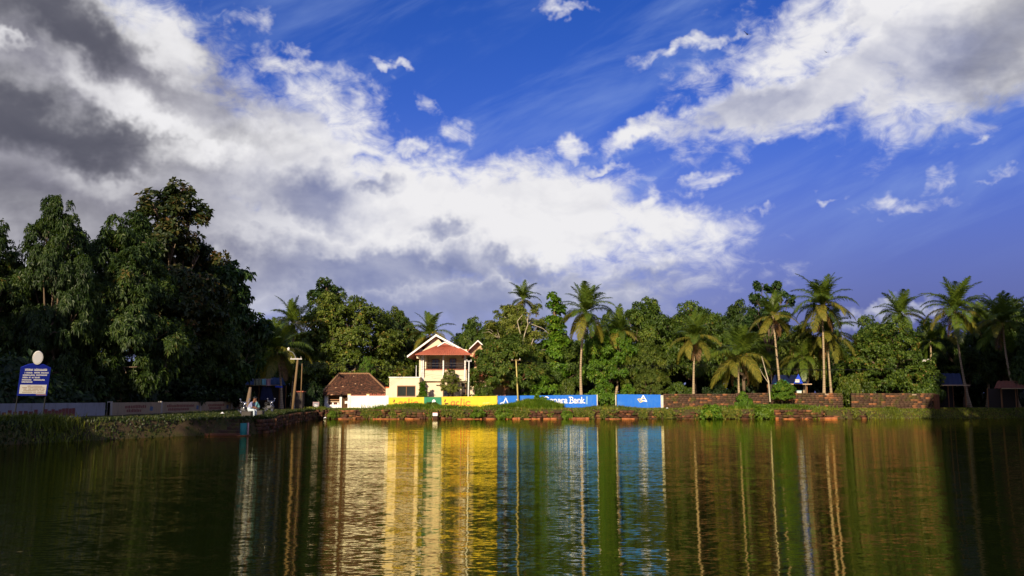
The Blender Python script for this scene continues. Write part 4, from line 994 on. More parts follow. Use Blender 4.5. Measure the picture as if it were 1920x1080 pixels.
# banana plant by the house
bp = empty('banana_plant', (X(893, 104), 104, 1.05)); rb = random.Random(4)
m = MB(); m.tube([(0, 0, 0), (.03, 0, 1.3)], [.12, .07], 8); m.build('stem', M['leaf_fresh'], bp, True)
for k in range(7):
    a = k * 2.4; V, F, T = [], [], []; L = rb.uniform(1.2, 1.9); e0 = rb.uniform(50, 85)
    for i in range(9):
        t = i / 8; an_ = R(e0 - 70 * t * t); x = L * t * math.cos(an_ * .9); z = 1.2 + L * t * math.sin(an_); w = .24 * math.sin(math.pi * min(1, .08 + .92 * t)) ** .6
        for s in (-1, 0, 1): V.append((x * math.cos(a) - s * w * math.sin(a), x * math.sin(a) + s * w * math.cos(a), z - abs(s) * .05)); T.append(.75)
    for i in range(8):
        for s in range(2): q = i * 3 + s; F.append((q, q + 1, q + 4, q + 3))
    obj('leaf', mesh_np('banana_leaf', V, F, T, True), M['leaf_fresh'], bp)
tag(bp, 'bright green banana plant behind the yellow wall by the house door', 'plant')

# undergrowth that closes the view below the crowns
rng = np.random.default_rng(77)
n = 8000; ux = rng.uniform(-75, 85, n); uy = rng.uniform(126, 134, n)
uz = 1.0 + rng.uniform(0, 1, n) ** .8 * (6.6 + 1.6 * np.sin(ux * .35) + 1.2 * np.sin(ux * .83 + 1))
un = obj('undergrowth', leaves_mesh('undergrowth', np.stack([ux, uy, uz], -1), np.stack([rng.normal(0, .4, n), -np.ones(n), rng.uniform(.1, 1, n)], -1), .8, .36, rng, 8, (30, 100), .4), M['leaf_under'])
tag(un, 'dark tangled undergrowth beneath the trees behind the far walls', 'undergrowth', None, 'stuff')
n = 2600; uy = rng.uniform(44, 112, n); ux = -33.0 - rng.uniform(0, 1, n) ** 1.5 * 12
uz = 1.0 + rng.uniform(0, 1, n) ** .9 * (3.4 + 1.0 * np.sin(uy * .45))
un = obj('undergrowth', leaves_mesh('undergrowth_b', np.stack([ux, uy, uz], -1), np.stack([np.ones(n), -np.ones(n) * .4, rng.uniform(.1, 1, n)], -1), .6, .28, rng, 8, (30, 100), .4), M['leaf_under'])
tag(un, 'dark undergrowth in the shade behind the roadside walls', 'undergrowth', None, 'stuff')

# ------------------------------------------------------------------ grass
def blades(name, x, y, h, rng, mat, label, wd=.05, dz=0.0):
    n = len(x); z = gh(x, y) - .03 + dz; b = np.stack([x, y, z], -1); a = rng.uniform(0, 6.283, n)
    d = np.stack([np.cos(a), np.sin(a), np.zeros(n)], -1); w = wd * rng.uniform(.6, 1.4, (n, 1))
    lean = rng.normal(0, .42, (n, 2)); mid = b + np.concatenate([lean * h[:, None] * .3, .6 * h[:, None]], 1); tip = b + np.concatenate([lean * h[:, None], h[:, None] * rng.uniform(.75, 1.05, (n, 1))], 1)
    v = np.stack([b - d * w, b + d * w, mid + d * w * .7, mid - d * w * .7, tip], 1).reshape(-1, 3); i = np.arange(n)[:, None] * 5
    f = np.concatenate([i + np.array([[0, 1, 2]]), i + np.array([[0, 2, 3]]), i + np.array([[3, 2, 4]])])
    t = np.repeat(np.clip(rng.normal(.5, .2, n) + .12 * np.sin(x * 1.3) + .1 * np.sin(x * .37 + y), 0, 1), 5)
    return tag(obj(name, mesh_np(name, v, f, t), M[mat]), label, 'grass', None, 'stuff')
rng = np.random.default_rng(31)
n = 42000; x = rng.uniform(-24, 44, n); y = rng.uniform(98.75, 103.2, n)
keep = (np.sin(x * .9) + np.sin(x * 2.3 + 1) * .7 + rng.normal(0, .8, n) > -.9) & (y > yfar(x) - .15); x, y = x[keep], y[keep]
hgt = rng.uniform(.08, .26, len(x)) * (1 + .7 * (np.sin(x * .55 + 2) > .3)); front = y < 100.2; hgt = hgt * np.where(front, .8, 1)
blades('grass', x, y, hgt, rng, 'grass', 'short yellow-green grass on top of the far bank')
n = 15000; x = np.concatenate([np.clip(rng.normal(X(1003, 101), 1.7, n), X(950, 101), X(1052, 101)), rng.normal(X(1440, 101), 2.4, n // 3), rng.normal(X(786, 101), 2.0, n // 2), rng.normal(X(960, 100), 1.6, n // 4)])
y = rng.uniform(100.4, 102.5, len(x)); blades('grass_mound', x, y, rng.uniform(.25, .72, len(x)), rng, 'grass_lush', 'tall lush green grass heaped against the long blue wall', .045)
n = 26000; x = rng.uniform(38, 62, n); y = rng.uniform(98.8, 104, n); k = y > yfar(x) + .5; x, y = x[k], y[k]
blades('grass_slope', x, y, rng.uniform(.06, .2, len(x)), rng, 'grass', 'grass covering the sloping bank below the crumbling wall end')
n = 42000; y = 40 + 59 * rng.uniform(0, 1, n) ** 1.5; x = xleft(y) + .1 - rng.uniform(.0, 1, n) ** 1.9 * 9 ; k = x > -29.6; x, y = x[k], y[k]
blades('roadside_grass', x, y, rng.uniform(.05, .22, len(x)), rng, 'grass_painted_shade', 'grass on the left bank beside the road')
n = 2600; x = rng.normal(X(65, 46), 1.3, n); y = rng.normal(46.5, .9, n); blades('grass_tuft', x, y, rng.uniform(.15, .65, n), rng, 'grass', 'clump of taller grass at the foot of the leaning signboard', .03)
n = 5000; y = rng.uniform(57, 97, n); x = xleft(y) - rng.uniform(0, .5, n); blades('edge_grass', x, y, rng.uniform(.08, .3, n), rng, 'grass_painted_shade', 'grass fringe along the edge of the left bank')

n = 5200; x = rng.uniform(X(610, 99), X(1620, 99), n); cl = np.sin(x * .8 + 1) + .8 * np.sin(x * 1.9) + .6 * np.sin(x * 4.3 + 2); k = cl + rng.normal(0, .6, n) > .55; x = x[k]
zz = rng.uniform(0, 1, len(x)) ** .6 * .95 + .08; wm = leaves_mesh('creeping_weeds', np.stack([x, 98.62 - .25 * rng.uniform(0, 1, len(x)) + .22 * (zz > .9), zz], -1), np.stack([rng.normal(0, .3, len(x)), -np.ones(len(x)), rng.uniform(0, .6, len(x))], -1), .17, .07, rng, 7, (20, 100), .6)
tag(obj('creeping_weeds', wm, M['grass']), 'creeping weeds and moss tufts growing over the retaining wall stones', 'weeds', None, 'stuff')
n = 9000; x = rng.uniform(X(735, 102), X(1235, 102), n); k = np.sin(x * 1.1) + np.sin(x * 2.7 + 1) + rng.normal(0, .7, n) > -.2; x = x[k]; y = rng.uniform(101.6, 102.45, len(x))
blades('verge_grass', x, y, rng.uniform(.15, .5, len(x)) * (1 + .4 * np.sin(x * .7)), rng, 'grass', 'ragged grass verge at the foot of the painted walls', .04)

# left bank revetment beside the steps
lr = empty('retaining_wall', (-18, 75, 0))
pts = [(float(xleft(y)), y) for y in (57, 60, 64, 70, 76, 82, 88, 94, 98.6)]
me = block_mesh('stones', [(pts[i], pts[i + 1], -.3, .9) for i in range(len(pts) - 1)], .5, .25, .5, rng, .05)
o = obj('stones', me, M['laterite'], lr); o.location = (18, -75, 0); o['kind'] = 'stuff'
pts2 = [(float(xleft(y)), y) for y in (48, 52, 55, 57)]
tag(lr, 'shaded laterite retaining wall along the left bank behind the seated man', 'retaining wall')
st = empty('bank_steps', (-16.9, 55.4, 0))
for k in range(5):
    m = MB(); m.box(-1.9 + .12 * k, .35 - .1 * k, -1.0 + .3 * k, .8, -.3, .12 + .2 * k); m.build('step', M['laterite_wet'] if k == 0 else M['laterite_wall'], st, False, .03)
tag(st, 'rough laterite steps going down to the water under the seated man', 'steps')
gp = empty('depth_post', (X(464, 54), 54.0, -.2))
m = MB(); m.tube([(0, 0, 0), (0, 0, .95)], [.20, .19], 10); m.build('post', M['teal'], gp, True)
m = MB(); m.tube([(.26, 0, 0), (.28, .02, .98)], .05, 7); m.build('pipe', M['cloth_pink'], gp, True)
m = MB(); m.box(-.34, .42, -.22, .22, .18, .26); m.build('base_slab', M['laterite_wet'], gp, False, .02)
tag(gp, 'stout teal post with a pink pipe standing at the water below the seated man', 'post')

# ------------------------------------------------------------------ leaning signboard
SY = 48.5
sb = empty('signboard', P(60, 742, SY)); u = Vector((math.cos(R(35)), math.sin(R(35)), 0)); v = Vector((.33, -.471, 1)).normalized(); nn = u.cross(v).normalized(); u = u * .70; v = v * 1.10
sb.matrix_world = Matrix(((u.x, v.x, nn.x, sb.location.x), (u.y, v.y, nn.y, sb.location.y), (u.z, v.z, nn.z, sb.location.z), (0, 0, 0, 1)))
# local: x along the board, y up the board, z out of its face
bwid, bh_ = 2.06, 1.62
m = MB(); m.prism([(-bwid / 2, 0, 0), (bwid / 2, 0, 0), (bwid / 2, bh_ - .06, 0), (.52, bh_ + .12, 0), (0, bh_ + .17, 0), (-.52, bh_ + .12, 0), (-bwid / 2, bh_ - .06, 0)], (0, 0, -.05)); m.build('board', M['sign_blue'], sb)
m = MB(); m.prism([(-bwid / 2 + .12, .12, .004), (bwid / 2 - .12, .12, .004), (bwid / 2 - .12, .62, .004), (-bwid / 2 + .12, .62, .004)], (0, 0, .006)); wp = m.build('white_panel', M['sign_white'], sb)
rs = random.Random(12)
def script(parent, rows, mat, name, z, h):
    """rows of unreadable curly script as small strokes"""
    for (x0, x1, y) in rows:
        m = MB(); x = x0
        while x < x1:
            w = rs.uniform(.05, .085)
            if rs.random() > .12:
                m.box(x, x + w * .8, y, y + h * .32, z, z + .004); m.box(x, x + w * .25, y + h * .33, y + h * rs.uniform(.7, 1), z + .0005, z + .0045)
                m.box(x + w * .5, x + w * .78, y + h * .34, y + h * rs.uniform(.6, 1), z + .001, z + .005)
            x += w
        m.build(name, mat, parent)['kind'] = 'stuff'
script(sb, [(-.72, .78, 1.40)], M['ink_white'], 'title_line', .004, .13)
script(sb, [(-.78, -.2, 1.25), (-.08, .92, 1.26), (-.82, 0, 1.12), (.08, .78, 1.13), (-.82, .35, .99), (-.84, .75, .86), (-.84, -.05, .74)], M['ink_white'], 'text_line', .004, .085)
script(wp, [(-.4, .55, .53), (-.75, .75, .44), (-.7, .75, .36), (-.72, .7, .28), (-.72, .75, .19)], M['sign_tan'], 'text_line', .012, .045)
m = MB(); m.box(.25, .95, .04, .09, .004, .008); m.build('credit_line', M['cloth_pink'], sb)
m = MB(); m.tube([(.02, bh_ + .5, -.02), (.02, bh_ + .5, .05)], .36, 24); m.build('disc', M['sign_white'], sb)
m = MB(); m.tube([(.02, bh_ + .5, .051), (.02, bh_ + .5, .056)], .29, 24); m.build('disc_face', M['ink_white'], sb)
for s in (-1, 1):
    m = MB(); m.tube([(s * (bwid / 2 - .06), -1.9, -.09), (s * (bwid / 2 - .06), bh_ - .1, -.09)], .045, 8); m.build('leg', M['rubber'], sb)
m = MB(); m.tube([(.02, bh_ - .4, -.08), (.02, bh_ + .8, -.05)], .035, 6); m.build('disc_pole', M['metal_grey'], sb)
tag(sb, 'leaning blue signboard with white script, white panel and a round white disc on top', 'sign')

# ------------------------------------------------------------------ poles and wires
up = empty('utility_pole', P(548.5, 762, 92)); b = Vector(up.location); b.z = float(gh(b.x, b.y)); up.location = b; t = P(558.5, 671, 92) - b
m = MB(); m.tube([Vector((0, 0, -.3)), t * .5, t], [.15, .13, .10], 9); m.build('pole', M['pole_wood'], up, True)
m = MB(); m.tube([t * .93 + Vector((.42, .25, -.2)), Vector((.66, .3, -.1)) + t * .25], [.045, .06], 8); m.build('brace_pole', M['pole_wood'], up, True)
m = MB(); m.box(t.x - .75, t.x + .45, t.y - .14, t.y - .09, t.z - .16, t.z - .08); ca = m.build('crossarm', M['metal_grey'], up)
for q in (-.65, -.25, .35):
    m = MB(); m.tube([(t.x + q, t.y - .11, t.z - .08), (t.x + q, t.y - .11, t.z + .12)], [.05, .035], 7); m.build('insulator', M['concrete'], ca)
m = MB(); m.tube([t + Vector((0, 0, -.3)), t + Vector((-.5, -.1, .55)), P(541, 657, 92) - b], [.035, .03, .03], 6); m.build('lamp_arm', M['metal_grey'], up)
m = MB(); m.ball(P(541, 654.5, 92) - b, .17, 10, 7, (.8, .7, 1.1)); m.build('lamp_shade', M['sign_white'], up, True)
tag(up, 'leaning wooden utility pole with crossarm and white lamp beside the rounded tree', 'utility pole')
def straight_pole(px0, py0, px1, py1, Y, r, mat, label, arm=None):
    e = empty('utility_pole', P(px0, py0, Y)); b = Vector(e.location); b.z = float(gh(b.x, Y)); e.location = b; t = P(px1, py1, Y) - b
    m = MB(); m.tube([Vector((0, 0, -.2)), t], [r * 1.15, r * .85], 8); m.build('pole', M[mat], e, True)
    m = MB(); m.box(t.x - (arm or .3), t.x + (arm or .3), t.y - .1, t.y - .04, t.z - .12, t.z - .04); c = m.build('crossarm', M['metal_grey' if not arm else 'pole_wood'], e)
    for q in (-.8, .8):
        m = MB(); m.tube([(t.x + q * (arm or .3), t.y - .07, t.z - .04), (t.x + q * (arm or .3), t.y - .07, t.z + .12)], .04, 6); m.build('insulator', M['white'], c)
    return tag(e, label, 'utility pole')
straight_pole(877.5, 764, 879.5, 676, 103.6, .085, 'pole_white', 'slim white utility pole in front of the house door')
straight_pole(972, 766, 967.5, 674, 101.9, .085, 'pole_yellow', 'slim yellowish utility pole before the long blue wall', .55)
def wire(label, pts, r=.012):
    m = MB(); ps = []
    for (a, b), sag in zip(zip(pts[:-1], pts[1:]), [.35] * 9):
        for i in range(12): t = i / 12; q = a.lerp(b, t); ps.append(q - Vector((0, 0, sag * 4 * t * (1 - t))))
    ps.append(pts[-1]); m.tube(ps, r, 4, False); return tag(m.build('power_line', M['black']), label, 'wire', 'overhead wires')
for k, off in enumerate((0, 5, 10)):
    wire(['topmost overhead wire strung between the poles past the house', 'middle overhead wire strung between the poles past the house', 'lowest overhead wire strung between the poles past the house'][k],
         [P(558, 676 + off * .8, 92), P(781, 685 + off * .6, 104.6), P(879, 679 + off, 103.6), P(967.5, 676 + off, 101.9), P(1320, 683 + off * .4, 103), P(1700, 690, 104)])
# thin grey trunk of a dead sapling in front of the laterite wall
ds = empty('dead_sapling', P(1444, 752, 101.4)); q = Vector(ds.location)
m = MB(); m.tube([Vector((0, 0, -.1)), P(1441, 715, 101.4) - q, P(1428, 668, 101.4) - q], [.09, .07, .03], 6); m.tube([P(1441, 718, 101.4) - q, P(1430, 702, 101.4) - q, P(1424, 690, 101.4) - q], [.05, .03, .015], 5); m.build('stem', M['bark_pale'], ds)
tag(ds, 'thin bare forked sapling in front of the laterite wall', 'sapling')
bb = empty('bare_branches', P(982, 668, 107)); q = Vector(bb.location)
m = MB()
for line in ([(982, 668), (980, 640), (985, 622), (992, 606), (1003, 610), (1018, 616), (1030, 626)], [(985, 622), (990, 608), (988, 598)], [(980, 640), (973, 616), (970, 602), (980, 590)], [(992, 606), (1000, 598), (1012, 600)]):
    m.tube([P(a, c, 107) - q for a, c in line], [.065 * (1 - .7 * i / len(line)) for i in range(len(line))], 6)
m.build('limbs', M['bark_pale'], bb, True)
tag(bb, 'crooked bare whitish branches standing before the pale airy tree', 'dead tree')

# ------------------------------------------------------------------ sheds
def shed(label, Y, posts, roof, tarp, extra=()):
    e = empty('shed', (X((posts[0] + posts[-1]) / 2, Y), Y, 1.05)); o_ = Vector(e.location)
    for px in posts:
        for dy in (0, 3.0):
            x = X(px, Y) - o_.x; m = MB(); m.tube([(x, dy, -.2), (x, dy, Z(roof[2], Y) - o_.z)], .06, 6); m.build('post', M['wood_brown'], e)
    a, b, ye, yr = roof
    sheet('roof', P(a, ye, Y - .6) - o_, P(b, ye, Y - .6) - o_, P(b - 6, yr, Y + 2) - o_, P(a + 6, yr, Y + 2) - o_, M[tarp], e, 8, .03)
    sheet('roof_back', P(b, ye, Y + 4.4) - o_, P(a, ye, Y + 4.4) - o_, P(a + 6, yr, Y + 2) - o_, P(b - 6, yr, Y + 2) - o_, M[tarp], e, 8, .03)
    m = MB(); m.box(X(a, Y) - o_.x, X(b, Y) - o_.x, -.68, -.61, Z(ye, Y) - o_.z - .09, Z(ye, Y) - o_.z + .03); m.build('eave_board', M['sign_tan'], e)
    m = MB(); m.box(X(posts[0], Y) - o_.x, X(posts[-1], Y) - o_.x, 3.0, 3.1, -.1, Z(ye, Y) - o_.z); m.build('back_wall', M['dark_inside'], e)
    return tag(e, label, 'shed', None), e
s1, _ = shed('open shed with a bright blue tarpaulin roof among the palms', 108, (1448, 1480, 1508), (1446, 1514, 740 - 20, 703), 'tarp_navy')
def tarp_sheet(label, pts, mat, th=.02):
    m = MB(); c = sum((Vector(p) for p in pts), Vector()) / len(pts); e = [Vector(p) - c for p in pts]
    m.prism(e, (0, th, 0)); o = m.build('tarpaulin', M[mat]); o.location = c; return tag(o, label, 'tarpaulin', 'tarpaulins')
tarp_sheet('bright blue tarpaulin peak on the shed among the palms', [P(1488, 719, 106.8), P(1506, 719, 106.8), P(1497, 701, 107.5)], 'tarp_blue')
tarp_sheet('white sheet hung under the blue tarpaulin peak', [P(1491, 717, 106.6), P(1499, 717, 106.6), P(1499, 711, 106.6), P(1491, 711, 106.6)], 'sign_white')
tarp_sheet('green-blue tarpaulin on the near end of the shed among the palms', [P(1450, 720, 106.7), P(1482, 720, 106.7), P(1472, 712, 107)], 'teal')
bx = empty('white_box', P(1498, 737, 104.2)); m = MB(); m.box(-.26, .26, -.2, .2, -.6, .26); m.build('body', M['sign_white'], bx, False, .02); m = MB(); m.box(-.28, .28, -.22, .22, .262, .31); m.build('lid', M['cloth_teal'], bx); tag(bx, 'small pale box standing on the laterite wall by the small palm', 'box')
shed('dark shed with a navy tarpaulin roof and pale eave at the right', 106, (1738, 1770, 1802), (1722, 1806, 722, 700), 'tarp_navy')
shed('unlit shed with an orange eave at the right picture edge', 105.5, (1868, 1895, 1925), (1864, 1935, 728, 714), 'rust')
m = MB(); m.prism([P(1713, 678, 110), P(1742, 673, 110), P(1742, 676, 110), P(1716, 682, 110)], (0, 3, 0)); tag(m.build('roof_sheet', M['sign_white']), 'pale sloping roof edge showing right of the sprawling shrub tree', 'roof sheet')
shed('makeshift shed of poles under a blue tarpaulin at the end of the road', 103, (452, 490, 528), (444, 536, 722, 708), 'tarp_navy')
tarp_sheet('bright blue tarpaulin spread low beside the makeshift shed', [P(418, 752, 98), P(452, 752, 98), P(454, 727, 99)], 'tarp_blue')
tarp_sheet('small blue tarpaulin edge above the makeshift shed near the pole', [P(516, 726, 100), P(530, 727, 100), P(530, 724, 100), P(516, 723, 100)], 'tarp_blue')
tarp_sheet('dark blue tarpaulin hanging behind the second seated person', [P(487, 750, 99), P(514, 750, 99), P(508, 727, 99), P(492, 725, 99)], 'tarp_navy')
for lab, a, b_, t_, bo, mt in (('olive cloth hanging on the line above the makeshift shed', 476, 489, 711, 722, 'cloth_olive'), ('pale teal cloth hanging on the line above the makeshift shed', 491, 498, 711, 721.5, 'cloth_teal'), ('dusty pink cloth hanging on the line above the makeshift shed', 500, 507, 711, 723.5, 'cloth_pink')):
    m = MB(); n = 6; V = []
    for i in range(n + 1):
        px = a + (b_ - a) * i / n; w = .05 * math.sin(i * 2.1); V += [P(px, t_, 97.5) + Vector((0, w * .4, 0)), P(px, bo, 97.5) + Vector((0, w, 0))]
    c = V[0].copy(); m.quadset([q - c for q in V], [(2 * i, 2 * i + 1, 2 * i + 3, 2 * i + 2) for i in range(n)]); o = m.build('hanging_cloth', M[mt]); o.location = c; o.modifiers.new('thick', 'SOLIDIFY').thickness = .01
    tag(o, lab, 'cloth', 'washing on the line')
m = MB(); m.tube([P(470, 711, 97.5), P(512, 710.6, 97.5)], .012, 5); tag(m.build('clothes_line', M['pole_white']), 'thin line carrying the hanging cloths', 'clothes line')
dt = empty('tree_stump_trunk', P(464, 758, 84)); q = Vector(dt.location); q.z = float(gh(q.x, 84)); dt.location = q
m = MB(); m.tube([(0, 0, -.2), (.05, 0, .9), (.14, .02, 1.6), (.2, .05, 2.3)], [.26, .20, .18, .12], 10); m.build('trunk', M['bark'], dt, True); tag(dt, 'sunlit orange-brown tree trunk behind the first motorcycle', 'tree trunk')
gk = empty('gate_kiosk', (X(563, 99), 99, 1.05)); m = MB(); m.box(-.5, .5, 0, 1.0, 0, 1.9); m.build('cabin', M['dark_inside'], gk, False, .03); m = MB(); m.box(-.6, .6, -.15, 1.1, 1.9, 2.02); m.build('red_roof', M['roof_red'], gk)
m = MB(); m.box(-.42, -.34, -.06, .0, 0, 1.9); m.build('frame', M['white'], gk); tag(gk, 'tiny dark kiosk with a red roof edge beside the leaning pole', 'kiosk')

# ------------------------------------------------------------------ people
def body(name, joints, edges, mats, zones, parent):
    me = bpy.data.meshes.new(name); names = list(joints); me.from_pydata([joints[k][:3] for k in names], [(names.index(a), names.index(b)) for a, b in edges], [])
    o = bpy.data.objects.new(name, me); C.objects.link(o)
    o.modifiers.new('skin', 'SKIN'); ss = o.modifiers.new('sub', 'SUBSURF'); ss.levels = ss.render_levels = 2
    for i, k in enumerate(names):
        sv = me.skin_vertices[0].data[i]; sv.radius = (joints[k][3],) * 2; sv.use_root = (i == 0)
    dg = bpy.context.evaluated_depsgraph_get(); nm = bpy.data.meshes.new_from_object(o.evaluated_get(dg))
    bpy.data.objects.remove(o); nm.materials.clear()
    for m_ in mats: nm.materials.append(m_)
    jp = [(Vector(joints[k][:3]), zones.get(k, 0)) for k in names]
    segs = [(Vector(joints[a][:3]), Vector(joints[b][:3]), zones.get(b, 0)) for a, b in edges]
    for p in nm.polygons:
        best, bi = 1e9, 0; c = p.center
        for a, b, z in segs:
            ab = b - a; t = max(0, min(1, (c - a).dot(ab) / max(ab.length_squared, 1e-9))); d = (c - a - ab * t).length
            if d < best: best, bi = d, z
        p.material_index = bi; p.use_smooth = True
    q = bpy.data.objects.new(name, nm); C.objects.link(q); q.parent = parent; return q
def seated(label, loc, rz, shirt, legs, lean=.30):
    """seated figure facing local +x, hip at the origin"""
    r = empty('person', loc, rz); J = {'pelvis': (0, 0, .10, .15), 'belly': (.07 * 1, 0, .28, .15), 'chest': (lean * .75, 0, .48, .165), 'neck': (lean * 1.12, 0, .62, .06), 'head0': (lean * 1.3, 0, .70, .085), 'head1': (lean * 1.42, 0, .80, .095), 'head2': (lean * 1.42, 0, .88, .07)}
    E = [('pelvis', 'belly'), ('belly', 'chest'), ('chest', 'neck'), ('neck', 'head0'), ('head0', 'head1'), ('head1', 'head2')]; Zn = {'neck': 2, 'head0': 2, 'head1': 2, 'head2': 2, 'belly': 0, 'chest': 0}
    for s, k in ((-1, 'r'), (1, 'l')):
        J.update({k + 'sh': (lean * .85, s * .20, .54, .07), k + 'el': (lean * .85 + .10, s * .26, .27, .05), k + 'wr': (.44, s * .10, .22, .035), k + 'pa': (.51, s * .07, .21, .034)})
        E += [('chest', k + 'sh'), (k + 'sh', k + 'el'), (k + 'el', k + 'wr'), (k + 'wr', k + 'pa')]; Zn.update({k + 'sh': 0, k + 'el': 0, k + 'wr': 2, k + 'pa': 2})
        for f in range(4):
            J[k + 'f%d' % f] = (.56 - .006 * abs(f - 1), s * (.045 + .02 * f), .195, .010); J[k + 'g%d' % f] = (.595 - .008 * abs(f - 1), s * (.042 + .02 * f), .165, .008)
            E += [(k + 'pa', k + 'f%d' % f), (k + 'f%d' % f, k + 'g%d' % f)]; Zn[k + 'f%d' % f] = Zn[k + 'g%d' % f] = 2
        J[k + 't0'] = (.51, s * .02, .205, .011); J[k + 't1'] = (.55, s * .005, .19, .009); E += [(k + 'wr', k + 't0'), (k + 't0', k + 't1')]; Zn[k + 't0'] = Zn[k + 't1'] = 2
        J.update({k + 'hi': (.06, s * .10, .08, .11), k + 'kn': (.46, s * .13, .08, .075), k + 'an': (.46, s * .12, -.36, .05), k + 'to': (.60, s * .13, -.42, .04)})
        E += [('pelvis', k + 'hi'), (k + 'hi', k + 'kn'), (k + 'kn', k + 'an'), (k + 'an', k + 'to')]; Zn.update({k + 'hi': 1, k + 'kn': 1, k + 'an': 1, k + 'to': 2})
    bo = body('body', J, E, [M[shirt], M[legs], M['skin']], Zn, r)
    hx_ = lean * 1.42; m = MB(); m.ball((hx_ - .025, 0, .865), .108, 10, 7, (1, .92, .85)); m.build('hair', M['hair'], r, True)
    m = MB(); m.tube([(hx_ + .09, 0, .82), (hx_ + .125, 0, .785), (hx_ + .09, 0, .775)], [.012, .018, .012], 6); m.build('nose', M['skin'], r, True)
    for s in (-1, 1):
        m = MB(); m.ball((hx_ + .075, s * .035, .825), .014, 6, 5); m.build('eye', M['hair'], r)
        m = MB(); m.ball((hx_ - .0, s * .098, .80), .028, 6, 5, (.7, .4, 1)); m.build('ear', M['skin'], r)
    m = MB(); m.box(hx_ + .085, hx_ + .098, -.028, .028, .735, .745); m.build('mouth', M['ink_maroon'], r)
    return tag(r, label, 'person')
px_ = P(466, 771, 58.3); zt = float(gh(px_.x, 58.3))
blk = empty('seat_block', (px_.x - .05, 58.3, zt)); m = MB(); m.box(-.34, .30, -.3, .35, -.25, .40); m.build('block', M['dark_stone'], blk, False, .05); tag(blk, 'dark stone block the man in pale trousers sits on', 'stone block')
seated('man in a lilac shirt and pale trousers sitting hunched on the bank edge', (px_.x, 58.3, zt + .40), R(-12), 'shirt_blue', 'trousers_pale')
q_ = P(493, 768, 63); z2 = float(gh(q_.x - 1.0, 63)); x2 = q_.x - .25
blk = empty('seat_block', (x2, 63, z2)); m = MB(); m.box(-.3, .3, -.3, .3, -.25, .40); m.build('block', M['dark_stone'], blk, False, .05); tag(blk, 'stone block under the person in the teal shirt', 'stone block')
seated('person in a teal shirt and dark trousers sitting behind the seated man', (x2, 63, z2 + .40), R(200), 'shirt_teal', 'trousers_dark', .22)

# ------------------------------------------------------------------ motorcycles
def motorcycle(label, loc, rz):
    r = empty('motorcycle', loc, rz)
    for x in (-.62, .66):
        w = bpy.data.objects.new('wheel', None); C.objects.link(w); w.parent = r; w.location = (x, 0, .30)
        m = MB(); ps = [(.27 * math.cos(a * .3927), 0, .27 * math.sin(a * .3927)) for a in range(17)]; m.tube(ps, .05, 7, False); m.build('tyre', M['rubber'], w, True)
        m = MB(); ps = [(.21 * math.cos(a * .3927), 0, .21 * math.sin(a * .3927)) for a in range(17)]; m.tube(ps, .016, 5, False)
        for k in range(5): m.tube([(0, 0, 0), (.21 * math.cos(k * 1.2566), 0, .21 * math.sin(k * 1.2566))], .014, 5)
        m.build('rim', M['chrome'], w)
    m = MB(); m.prism([(-.25, -.12, .35), (.22, -.12, .32), (.30, -.12, .55), (-.2, -.12, .58)], (0, .24, 0)); m.build('engine', M['metal_grey'], r, False, .03)
    m = MB(); m.ball((.16, 0, .78), .2, 10, 7, (1.35, .75, .7)); m.build('fuel_tank', M['black'], r, True)
    m = MB(); m.prism([(-.72, -.12, .74), (-.05, -.13, .70), (-.03, -.12, .80), (-.66, -.11, .86)], (0, .24, 0)); m.build('seat', M['rubber'], r, False, .03)
    m = MB(); m.prism([(-.86, -.09, .60), (-.4, -.1, .56), (-.45, -.09, .72), (-.84, -.08, .78)], (0, .18, 0)); m.build('tail', M['black'], r, False, .02)
    m = MB()
    for s in (-1, 1): m.tube([(.66, s * .09, .30), (.44, s * .09, .88)], .025, 6); m.tube([(-.62, s * .1, .3), (-.1, s * .1, .4)], .025, 6)
    m.build('fork', M['chrome'], r, True)
    m = MB(); m.tube([(.36, -.36, .98), (.42, -.15, .95), (.42, .15, .95), (.36, .36, .98)], .017, 6); m.build('handlebar', M['chrome'], r, True)
    m = MB(); m.ball((.56, 0, .84), .10, 9, 6, (.7, 1, 1)); m.build('headlight', M['chrome'], r, True)
    for s in (-1, 1):
        m = MB(); m.tube([(.40, s * .26, .97), (.38, s * .32, 1.14)], .009, 5); m.ball((.38, s * .33, 1.17), .055, 7, 5, (.4, 1.2, .8)); m.build('mirror', M['chrome'], r)
    m = MB(); m.tube([(.1, -.15, .26), (-.4, -.17, .26), (-.85, -.18, .36)], [.03, .04, .05], 7); m.build('exhaust', M['chrome'], r, True)
    m = MB(); m.prism([(.40, -.07, .60), (.98, -.07, .48), (.98, -.07, .52), (.5, -.07, .66)], (0, .14, 0)); m.build('front_mudguard', M['black'], r)
    m = MB(); m.tube([(0, .12, .3), (.02, .3, .0)], .014, 5); m.build('side_stand', M['metal_grey'], r)
    return tag(r, label, 'motorcycle', 'motorcycles parked at the roadside')
p1 = P(456, 772, 66); motorcycle('black motorcycle parked just left of the seated man', (p1.x, 66, float(gh(p1.x, 66))), R(-60))
p1 = P(513, 768, 78); motorcycle('black motorcycle parked right of the person in teal', (p1.x - .4, 78, float(gh(p1.x - .5, 78))), R(-50))

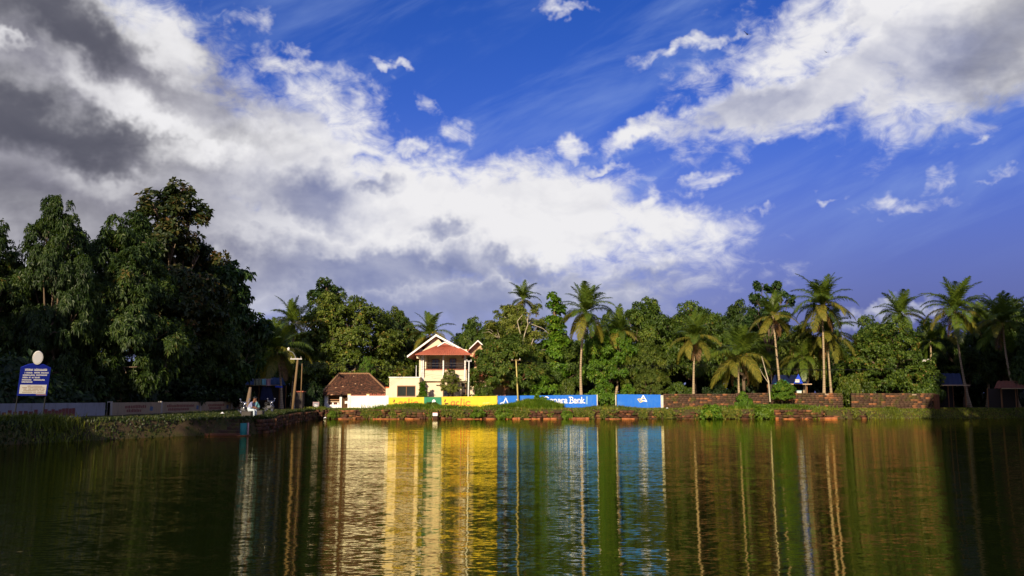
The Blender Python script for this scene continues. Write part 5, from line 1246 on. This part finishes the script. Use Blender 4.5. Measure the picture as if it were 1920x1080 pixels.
# ------------------------------------------------------------------ small things
mk = empty('marker_stone', P(816, 780, 97.9)); m = MB(); m.box(-.26, .26, -.12, .12, -.5, .0); m.build('plinth', M['laterite'], mk, False, .03); m = MB(); m.box(-.27, .27, -.16, .14, .002, .34); m.build('painted_top', M['ink_white'], mk, False, .03); m = MB(); m.box(-.29, .29, -.10, .16, .345, .40); m.build('red_cap', M['roof_red'], mk); tag(mk, 'small white block with a red top set in the bank below the green panel', 'marker')
for lab, px, py, Y in (('white scrap of litter lying beside the roadside grass left of the motorcycles', 417, 770, 68), ('pale scrap of litter on the bank slope right of the seated man', 610, 776, 98.3), ('pale litter on the bank top right of the short blue wall', 1251, 760, 100.6), ('scrap of paper at the foot of the whitewashed stub', 1240, 756, 101.9)):
    q = P(px, py, Y); m = MB(); z = max(float(gh(q.x, Y)), .05) + .05; m.quadset([(-.18, -.1, 0), (.1, -.14, .05), (.2, .06, .02), (0, .12, .12), (-.14, .1, .06), (0, 0, .16)], [(0, 1, 5), (1, 2, 5), (2, 3, 5), (3, 4, 5), (4, 0, 5)]); o = m.build('litter', M['ink_white']); o.location = (q.x, Y, z); o.modifiers.new('thick', 'SOLIDIFY').thickness = .008; tag(o, lab, 'litter', 'scraps of litter')
for lab, px, py, Y, s in (('dark bird gliding high before the cloud, the larger of two', 1401, 64, 150, 1.0), ('tiny dark bird high before the cloud, the farther one', 1549, 98, 190, .7)):
    m = MB(); m.ball((0, 0, 0), .14, 8, 6, (2.2, 1, .9)); m.prism([(-.25, 0, .03), (.15, 0, .03), (.05, .75, .22), (-.2, .78, .2)], (0, 0, .03)); m.prism([(-.25, 0, .03), (.15, 0, .03), (.05, -.75, .22), (-.2, -.78, .2)], (0, 0, .03)); m.prism([(-.28, -.05, 0), (-.28, .05, 0), (-.55, .14, 0), (-.55, -.14, 0)], (0, 0, .03))
    o = m.build('bird', M['black']); o.location = P(px, py, Y); o.rotation_euler = (R(35), R(-10), R(50)); o.scale = (s,) * 3; tag(o, lab, 'bird', 'birds in the sky')
